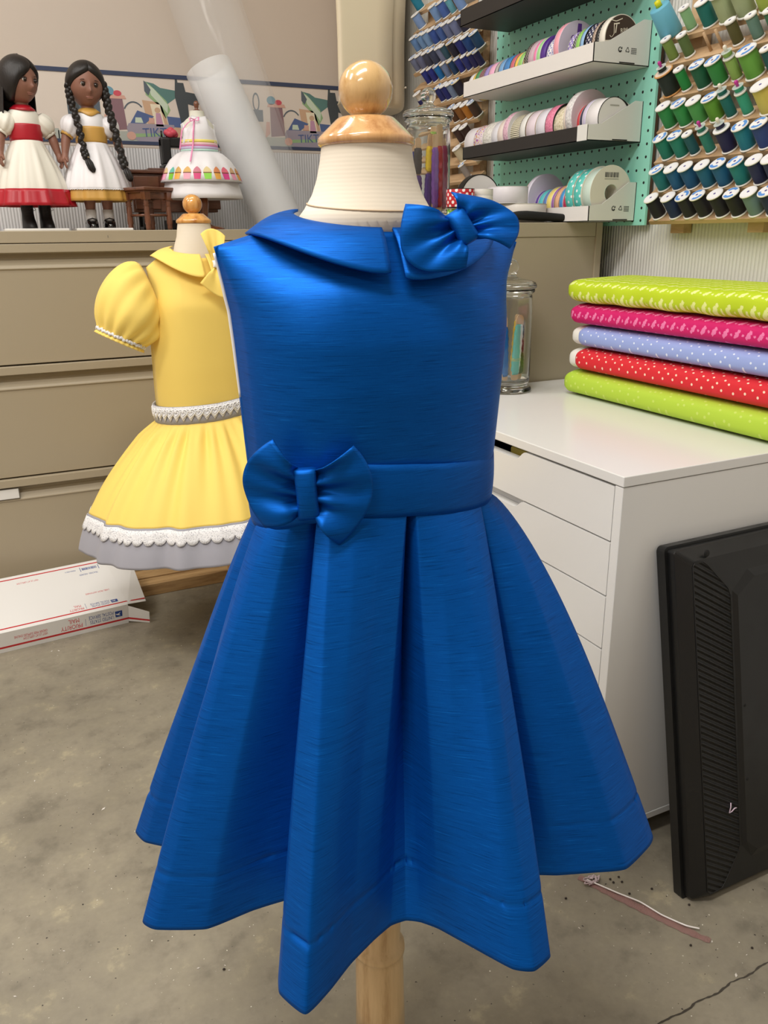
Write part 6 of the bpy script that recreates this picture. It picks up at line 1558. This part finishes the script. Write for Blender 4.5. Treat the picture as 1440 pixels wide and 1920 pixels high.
jar(jb, 0.214, 0.0490, 'tall glass jar of aqua and dark sticks on the white unit', [
    (.002, -.024, .140, .020, .0040, [(.10, .86, dotaq, 0.92), (.30, .36, rc('pale lime', (206, 226, 160)), 0.97)], (0.07, .0, .1), 'stick wound in aqua dotted ribbon in the lower jar'),
    (-.018, -.018, .138, .013, .0045, [(.08, .84, rc('cobalt', (24, 112, 190)), 1.0)], (-.04, .0, .0), 'stick wound in cobalt blue beside the aqua one in the lower jar'),
    (.024, -.012, .132, .015, .0060, [(.66, .90, rc('ink navy', (42, 44, 62)), 1.05), (.44, .66, rc('wine', (92, 34, 40)), 1.05), (.10, .44, rc('moss', (62, 82, 40)), 1.1)], (-.05, .0, .4), 'stick wound in navy, wine and moss in the lower jar'),
    (.022, .014, .138, .011, .0045, [(.10, .90, rc('gold yellow', (226, 186, 50)), 1.0)], (.06, .0, -.2), 'stick wound in golden yellow behind the dark one in the lower jar')], None, 'wound sticks in the lower jar')
# ------------------------------------------------------------------ monitor leaning on the white unit
tvb = mat('monitor black', (17, 18, 19), 0.42); t = NT(tvb); n = t.noise(t.coord('Object', (26, 26, 26)), 1, 5); t.bump(t.noise(t.coord('Object', (900, 900, 900)), 1, 1), 0.25, 0.0004)
t.l(t.ramp(n, [(0.3, (0.30, 0.30, 0.30)), (0.7, (0.46, 0.46, 0.46))]), t.b.inputs['Roughness'])
vent = mat('vent black', (22, 23, 23), 0.45); t = NT(vent)
tc = t.n('ShaderNodeTexCoord'); sp = t.n('ShaderNodeSeparateXYZ'); t.l(tc.outputs['UV'], sp.inputs[0])
dg = t.math('ADD', t.math('MULTIPLY', sp.outputs['X'], 0.62), sp.outputs['Y'])
w = t.math('SINE', t.math('MULTIPLY', dg, 2 * PI / 0.0098))
mp = t.n('ShaderNodeMapping'); mp.inputs['Scale'].default_value = (1 / .0085, 1 / .0098, 1); t.l(tc.outputs['UV'], mp.inputs['Vector'])
cb = t.n('ShaderNodeCombineXYZ'); t.l(t.math('DIVIDE', sp.outputs['X'], .0095), cb.inputs[0]); t.l(t.math('DIVIDE', dg, .0098), cb.inputs[1])
vo = t.n('ShaderNodeTexVoronoi'); vo.voronoi_dimensions = '2D'; vo.inputs['Randomness'].default_value = 0; vo.inputs['Scale'].default_value = 1; t.l(cb.outputs[0], vo.inputs['Vector'])
hol = t.math('MULTIPLY', t.math('LESS_THAN', vo.outputs['Distance'], 0.33), t.math('GREATER_THAN', sp.outputs['X'], 0.045))
t.color(t.mix(hol, t.mix(t.math('LESS_THAN', w, -0.45), (20, 21, 22), (6, 6, 6)), (3, 3, 3))); t.bump(t.math('SUBTRACT', w, t.math('MULTIPLY', hol, 2.0)), 0.8, 0.0025)
TVW, TVH = 0.462, 0.562
tilt = math.atan2(0.8 - 0.687, 0.553)
tv = thing('flat_screen_monitor', (0.853, 0.687, 0.0), 'black flat-screen seen from behind, standing on edge against the white drawer unit', 'monitor')
TV = Matrix.Translation((0.8535, 0.700, 0.0005)) @ Matrix.Rotation(-tilt, 4, 'X')   # local x right, y away, z up
def rr_poly(x0, x1, z0, z1, r, n_=6):
    pl = []
    for cx, cz, a0 in ((x1 - r, z1 - r, 0), (x0 + r, z1 - r, 90), (x0 + r, z0 + r, 180), (x1 - r, z0 + r, 270)):
        for q in np.linspace(0, 90, n_): a = math.radians(a0 + q); pl.append((cx + r * cos(a), cz + r * sin(a)))
    return pl
FLIP = Matrix(((1, 0, 0, 0), (0, 0, 1, 0), (0, 1, 0, 0), (0, 0, 0, 1)))   # poly xy -> x,z ; extrude along +y
MB().prism(rr_poly(-0.004, TVW, -0.0, TVH, 0.009), 0.016, 0, TV @ FLIP @ Matrix.Translation((0, 0, 0.014))).build('screen_bezel', tvb, tv, bevel=0.002)
# back cover with chamfered rim
def loopz(pl, y): return [tuple(TV @ Vector((x, y, z))) for x, z in pl]
l0, l1, l2 = rr_poly(0.002, TVW - 0.004, 0.004, TVH - 0.004, 0.006), rr_poly(0.003, TVW - 0.005, 0.005, TVH - 0.005, 0.006), rr_poly(0.022, TVW - 0.024, 0.012, TVH - 0.022, 0.008)
b = MB(); rows = [loopz(l0, 0.0142), loopz(l1, 0.004), loopz(l1, 0.0028), loopz(l2, -0.012)]
b.grid(rows, True, 0, False); b.add(rows[-1], [tuple(range(len(l2)))], 0, False)
b.build('back_cover', tvb, tv, bevel=0.0008)
# raised centre panel to the right of the vent
l3 = [(0.098, 0.062), (0.074, 0.030), (TVW - 0.04, 0.030), (TVW - 0.04, TVH - 0.05), (0.070, TVH - 0.034), (0.096, TVH - 0.075)]
l3 = [(0.100, 0.070), (0.100, TVH - 0.080), (0.132, TVH - 0.052), (TVW - 0.06, TVH - 0.052), (TVW - 0.06, 0.045), (0.120, 0.045)]
l4 = [(0.106, 0.078), (0.106, TVH - 0.088), (0.142, TVH - 0.064), (TVW - 0.075, TVH - 0.064), (TVW - 0.075, 0.058), (0.128, 0.058)]
b = MB(); rows = [loopz(l3, -0.0118), loopz(l4, -0.017)]; b.grid(rows, True, 0, False); b.add(rows[-1], [tuple(range(6))], 0, False); b.build('raised_panel', tvb, tv, bevel=0.002)
vp = [(0.0235, 0.020), (0.0235, TVH - 0.030), (0.027, TVH - 0.0255), (0.044, TVH - 0.026), (0.052, TVH - 0.032), (0.091, TVH - 0.074), (0.0955, TVH - 0.086), (0.0955, 0.074), (0.092, 0.064), (0.060, 0.022), (0.055, 0.016), (0.030, 0.014)]
b = MB(); b.add(loopz(vp, -0.0128), [tuple(range(len(vp)))[::-1]], 0, False, [(x, z) for x, z in vp]); 
b.build('vent_grille', vent, tv)
b = MB(); b.tube([tuple(TV @ Vector((x, -0.0126, z))) for x, z in vp + vp[:1]], 0.0009, 6, 0, False); b.build('vent_edge', mat('edge black', (14, 14, 14), 0.4), tv)
b = MB()
for x, z in ((0.052, TVH - 0.0145), (0.112, 0.30), (0.112, 0.18)): b.lathe([(0, 0.0002), (0.0052 if z > .4 else .0026, 0.0002), (0.0056 if z > .4 else .003, -0.0006)], 16, 0, align_z(TV @ Vector((x, -0.0125 if x < .1 else -0.0172, z)), TV.to_3x3() @ Vector((0, -1, 0))))
b.build('screw_recess', mat('recess black', (6, 6, 6), 0.7), tv)
# snip of thread stuck on the vent
b = MB(); K = lambda u, w_: TV @ Vector((u, -0.0145, w_)); b.tube([K(.0775, .150), K(.0770, .143), K(.0735, .135), K(.079, .1355), K(.085, .139), K(.089, .1385)], .0009, 6)
tag(b.build('thread_snip', mat('snip pink white', (228, 206, 224), 0.7), origin=K(.0775, .14)), 'short curled pale pink thread snip clinging to the black monitor vent', 'thread snip')

# ------------------------------------------------------------------ mailing carton
box_w = mat('glossy carton white', (234, 233, 231), 0.28); red = mat('carton red', (196, 36, 44), 0.35); bluei = mat('carton blue', (38, 72, 146), 0.35); redi = mat('carton red ink', (204, 62, 70), 0.4)
mb = thing('mailing_box', (-0.1, 2.2, 0.03), 'white mailing carton with red stripes and upside-down lettering on the floor', 'box')
A0 = Vector((0.243, 2.1035, 0.0008)); ang = math.radians(5.7); ux = Vector((-cos(ang), -sin(ang), 0)); pitch = math.radians(13.0)
uy = Vector((-sin(ang) * cos(pitch), cos(ang) * cos(pitch), sin(pitch))); uz = ux.cross(uy); uz = -uz if uz.z < 0 else uz
BXm = Matrix((ux, uy, uz)).transposed().to_4x4(); BXm.translation = A0   # x leftwards, y to the back, z up
BL, BW, BH = 0.62, 0.238, 0.060
b = MB(); 
q = [(0, 0, 0), (BL, 0, 0), (BL, BW, 0), (0, BW, 0), (0, 0, BH), (BL, 0, BH), (BL, BW, BH), (0, BW, BH)]
b.add(q, [(0, 1, 5, 4), (1, 2, 6, 5), (2, 3, 7, 6), (4, 5, 6, 7), (0, 3, 2, 1)], 0, False, None, BXm)
b.build('carton', box_w, mb, solid=0.0008, offset=-1)
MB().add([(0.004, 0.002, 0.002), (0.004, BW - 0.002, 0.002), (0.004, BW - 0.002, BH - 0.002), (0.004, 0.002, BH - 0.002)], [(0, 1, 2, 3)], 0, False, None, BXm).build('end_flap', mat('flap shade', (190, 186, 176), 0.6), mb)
MB().add([(0, 0.001, BH), (0, BW - 0.002, BH), (-0.066, BW - 0.045, BH - 0.004), (-0.052, 0.012, BH - 0.012)], [(0, 1, 2, 3)], 0, False, None, BXm).build('top_flap', box_w, mb, solid=0.0008)
MB().add([(0, 0.0006, 0.004), (0, 0.0006, BH - 0.005), (-0.048, -0.030, BH - 0.018), (-0.048, -0.030, 0.006)], [(0, 1, 2, 3)], 0, False, None, BXm).build('side_flap', box_w, mb, solid=0.0008)
def strip(pts, m_, nm='stripe'): return MB().add(pts, [(0, 1, 2, 3)], 0, False, None, BXm).build(nm, m_, mb, solid=0.0002, offset=0)
e = 0.0006
strip([(0, .012, BH + e), (BL, .012, BH + e), (BL, .0165, BH + e), (0, .0165, BH + e)], red)
strip([(-.0005, .016, BH + e), (-.0005, .0115, BH + e), (-.052, .021, BH - .0095), (-.0525, .0255, BH - .0095)], red)
strip([(0, BW - .016, BH + e), (BL, BW - .016, BH + e), (BL, BW - .0115, BH + e), (0, BW - .0115, BH + e)], red)
strip([(0, -e, .012), (BL, -e, .012), (BL, -e, .0175), (0, -e, .0175)], red)
strip([(0, -e, .012), (0, -e, .0175), (-.048, -.0306, .0165), (-.048, -.0306, .0115)], red)
TOPF = lambda x, y: BXm @ Matrix(((1, 0, 0, x), (0, 1, 0, y), (0, 0, 1, BH + e), (0, 0, 0, 1)))      # upside down as seen
# BXm has x running left, y to the back: text right-reading from the far side
def ttext(txt, size, m_, x, y, al='LEFT', sx=0.55):
    T = BXm @ Matrix(((1, 0, 0, x), (0, -1, 0, y), (0, 0, 1, BH + e), (0, 0, 0, 1)))
    M_ = frame(BXm @ Vector((x, y, BH + e)), BXm.to_3x3() @ Vector((1, 0, 0)), BXm.to_3x3() @ Vector((0, -1, 0)))
    return text_mesh(txt, size, m_, M_, mb, 'lettering', 0.0001, al, sx=sx)
def ftext(txt, size, m_, x, z, al='LEFT', sx=0.55):
    M_ = frame(BXm @ Vector((x, -e, z)), BXm.to_3x3() @ Vector((1, 0, 0)), BXm.to_3x3() @ Vector((0, 0, -1)))
    return text_mesh(txt, size, m_, M_, mb, 'lettering', 0.0001, al, sx=sx)
ttext('UNITED STATES\nPOSTAL SERVICE', 0.0105, bluei, .040, .030, sx=.62); ttext('PRIORITY\n  MAIL', 0.014, redi, .106, .033, sx=.62); ttext('LABEL FROM ANYWHERE', 0.010, redi, .026, .084); ttext('VISIT US AT USPS.COM', 0.010, redi, .185, BW - .040)
ttext('TRACKED  INSURED', 0.010, bluei, .032, BW - .060); ttext('PS00001000014', 0.008, bluei, .086, BW - .033)
ftext('UNITED STATES\nPOSTAL SERVICE', 0.0160, bluei, .038, .037, sx=.54); ftext('PRIORITY\n  MAIL', 0.0195, redi, .118, .038, sx=.66); ftext('VISIT US AT USPS.COM\nORDER FREE SUPPLIES ONLINE', 0.0105, redi, .205, .034)
def emblem(P3, ex, ey, w_, h_):
    T = frame(P3, ex, ey); m = MB()
    m.add([(0, 0, 0), (w_, 0, 0), (w_ * .92, h_, 0), (0, h_, 0)], [(0, 1, 2, 3)], 0, False, None, T)
    m.add([(w_ * .25, h_ * .78, .0003), (w_ * .75, h_ * .62, .0003), (w_ * .95, h_ * .40, .0003), (w_ * .6, h_ * .45, .0003), (w_ * .2, h_ * .20, .0003), (w_ * .45, h_ * .55, .0003)], [(0, 1, 2, 3, 4, 5)], 1, False, None, T)
    return m.build('eagle_emblem', [bluei, box_w], mb)
R3 = BXm.to_3x3()
emblem(BXm @ Vector((.016, -.0010, .046)), R3 @ Vector((1, 0, 0)), R3 @ Vector((0, 0, -1)), .019, .019); emblem(BXm @ Vector((.019, .034, BH + .0010)), R3 @ Vector((1, 0, 0)), R3 @ Vector((0, -1, 0)), .018, .012)
b = MB(); random.seed(9); u = .030
while u < .068: w_ = random.choice((.0008, .0012, .0018)); b.add([(u, BW - .040, BH + e), (u + w_, BW - .040, BH + e), (u + w_, BW - .028, BH + e), (u, BW - .028, BH + e)], [(0, 1, 2, 3)], 0, False, None, BXm); u += w_ + random.choice((.0007, .0012))
for x0, x1 in ((.024, .0255), (.073, .0745)): b.add([(x0, BW - .045, BH + e), (x1, BW - .045, BH + e), (x1, BW - .024, BH + e), (x0, BW - .024, BH + e)], [(0, 1, 2, 3)], 0, False, None, BXm)
b.build('barcode', bluei, mb)
b = MB()
for x0, a, c_ in ((.100, .020, .044),): b.add([(x0, a, BH + e), (x0 + .0008, a, BH + e), (x0 + .0008, c_, BH + e), (x0, c_, BH + e)], [(0, 1, 2, 3)], 0, False, None, BXm)
b.add([(.110, -e, .022), (.1108, -e, .022), (.1108, -e, .044), (.110, -e, .044)], [(0, 1, 2, 3)], 0, False, None, BXm); b.build('rule', bluei, mb)

# ------------------------------------------------------------------ bits on the floor
def fl(px, py, z=0.0008): return onz(px, py, z)
pk = mat('pink organza', (176, 126, 124), 0.5, Alpha=0.32)
path = [(1085, 1645), (1130, 1668), (1185, 1695), (1240, 1722), (1290, 1747), (1332, 1765)]
P = catmull([fl(*q) for q in path], 8, False); n_ = len(P); a_, c_ = [], []
for i, p in enumerate(P):
    d = P[min(i + 1, n_ - 1)] - P[max(i - 1, 0)]; nn = np.array([-d[1], d[0], 0]); nn /= np.linalg.norm(nn); w_ = .0075 * (0.5 + 0.5 * sin(PI * (i + 3) / (n_ + 5))) + .0008 * sin(i * 1.7)
    a_.append(tuple(p + nn * w_ + np.array([0, 0, .0012 + .0008 * sin(i)]))); c_.append(tuple(p - nn * w_ + np.array([0, 0, .0004])))
rb = thing('ribbon_scrap', P[n_ // 2], 'thin pink ribbon scrap trailing over the concrete beside the black monitor', 'ribbon scrap')
MB().grid([a_, c_], flip=True).build('gauze', pk, rb, solid=0.0003)
b = MB(); PP = catmull([fl(*q) + Vector((0, 0, .003)) for q in ((1100, 1652), (1160, 1678), (1200, 1694), (1240, 1718), (1285, 1738), (1311, 1744))], 8, False); b.tube(PP, .0013, 6); b.build('scrap_highlight', mat('scrap highlight', (238, 234, 232), 0.15), rb)  # white line modelled as the highlight along the pink scrap
b = MB(); random.seed(4)
c3 = fl(1103, 1655)
for k in range(5):
    pts = []; a = random.uniform(0, 6)
    for i in range(14): a += random.uniform(-.9, 1.1); pts.append(c3 + Vector((.008 * cos(a) + random.uniform(-.004, .004) + .001 * i, .007 * sin(a), .002 + .003 * random.random())))
    b.tube(catmull(pts, 3, False), .0011, 5)
tag(b.build('lint_tuft', mat('grey pink lint', (190, 172, 176), 0.9), origin=c3), 'tuft of grey-pink lint on the concrete under the right hem of the blue dress', 'lint')
b = MB(); random.seed(21)
for (px, py, s_) in ((97, 1221, .007), (110, 1220, .009), (108, 1229, .004), (65, 1464, .007), (194, 1516, .011), (120, 1783, .005), (28, 1868, .006), (205, 1434, .004), (148, 1515, .003), (262, 1649, .003), (178, 1634, .003), (127, 1805, .003), (1086, 1740, .005), (1100, 1690, .004), (1060, 1660, .004), (1380, 1828, .009), (1335, 1765, .006), (1206, 1700, .004), (372, 1815, .006), (422, 1810, .004), (430, 1819, .005), (1041, 1672, .003), (1400, 1790, .004), (1230, 1660, .003)):
    c_ = fl(px, py, .0006); a = random.uniform(0, 3.1); d1 = Vector((cos(a), sin(a), 0)) * s_ * .5; d2 = Vector((-sin(a), cos(a), 0)) * s_ * .22
    b.add([c_ - d1, c_ + d2 * .8, c_ + d1 * .9, c_ - d2, c_ + Vector((0, 0, .0012))], [(0, 1, 4), (1, 2, 4), (2, 3, 4), (3, 0, 4)], 0, False)
tag(b.build('lint_flecks', mat('pale lint', (222, 216, 208), 0.9), origin=(0.2, 1.0, 0)), 'pale lint flecks scattered over the concrete floor', 'lint', kind='stuff')
b = MB()
for (px, py) in ((1144, 1649), (1150, 1655), (1166, 1654), (1222, 1667), (1160, 1645), (1295, 1773), (1292, 1697), (1180, 1676), (1061, 1685), (1410, 1778), (420, 1818)):
    c_ = fl(px, py, .0006); b.ball(c_ + Vector((0, 0, .001)), (.0022, .0018, .0012), 8)
tag(b.build('dirt_specks', mat('dark speck', (50, 42, 38), 0.9), origin=(0.8, 0.8, 0)), 'dark dirt specks on the concrete between the blue dress and the monitor', 'dirt', kind='stuff')
for k in list(PROTO):
    del PROTO[k]['used']
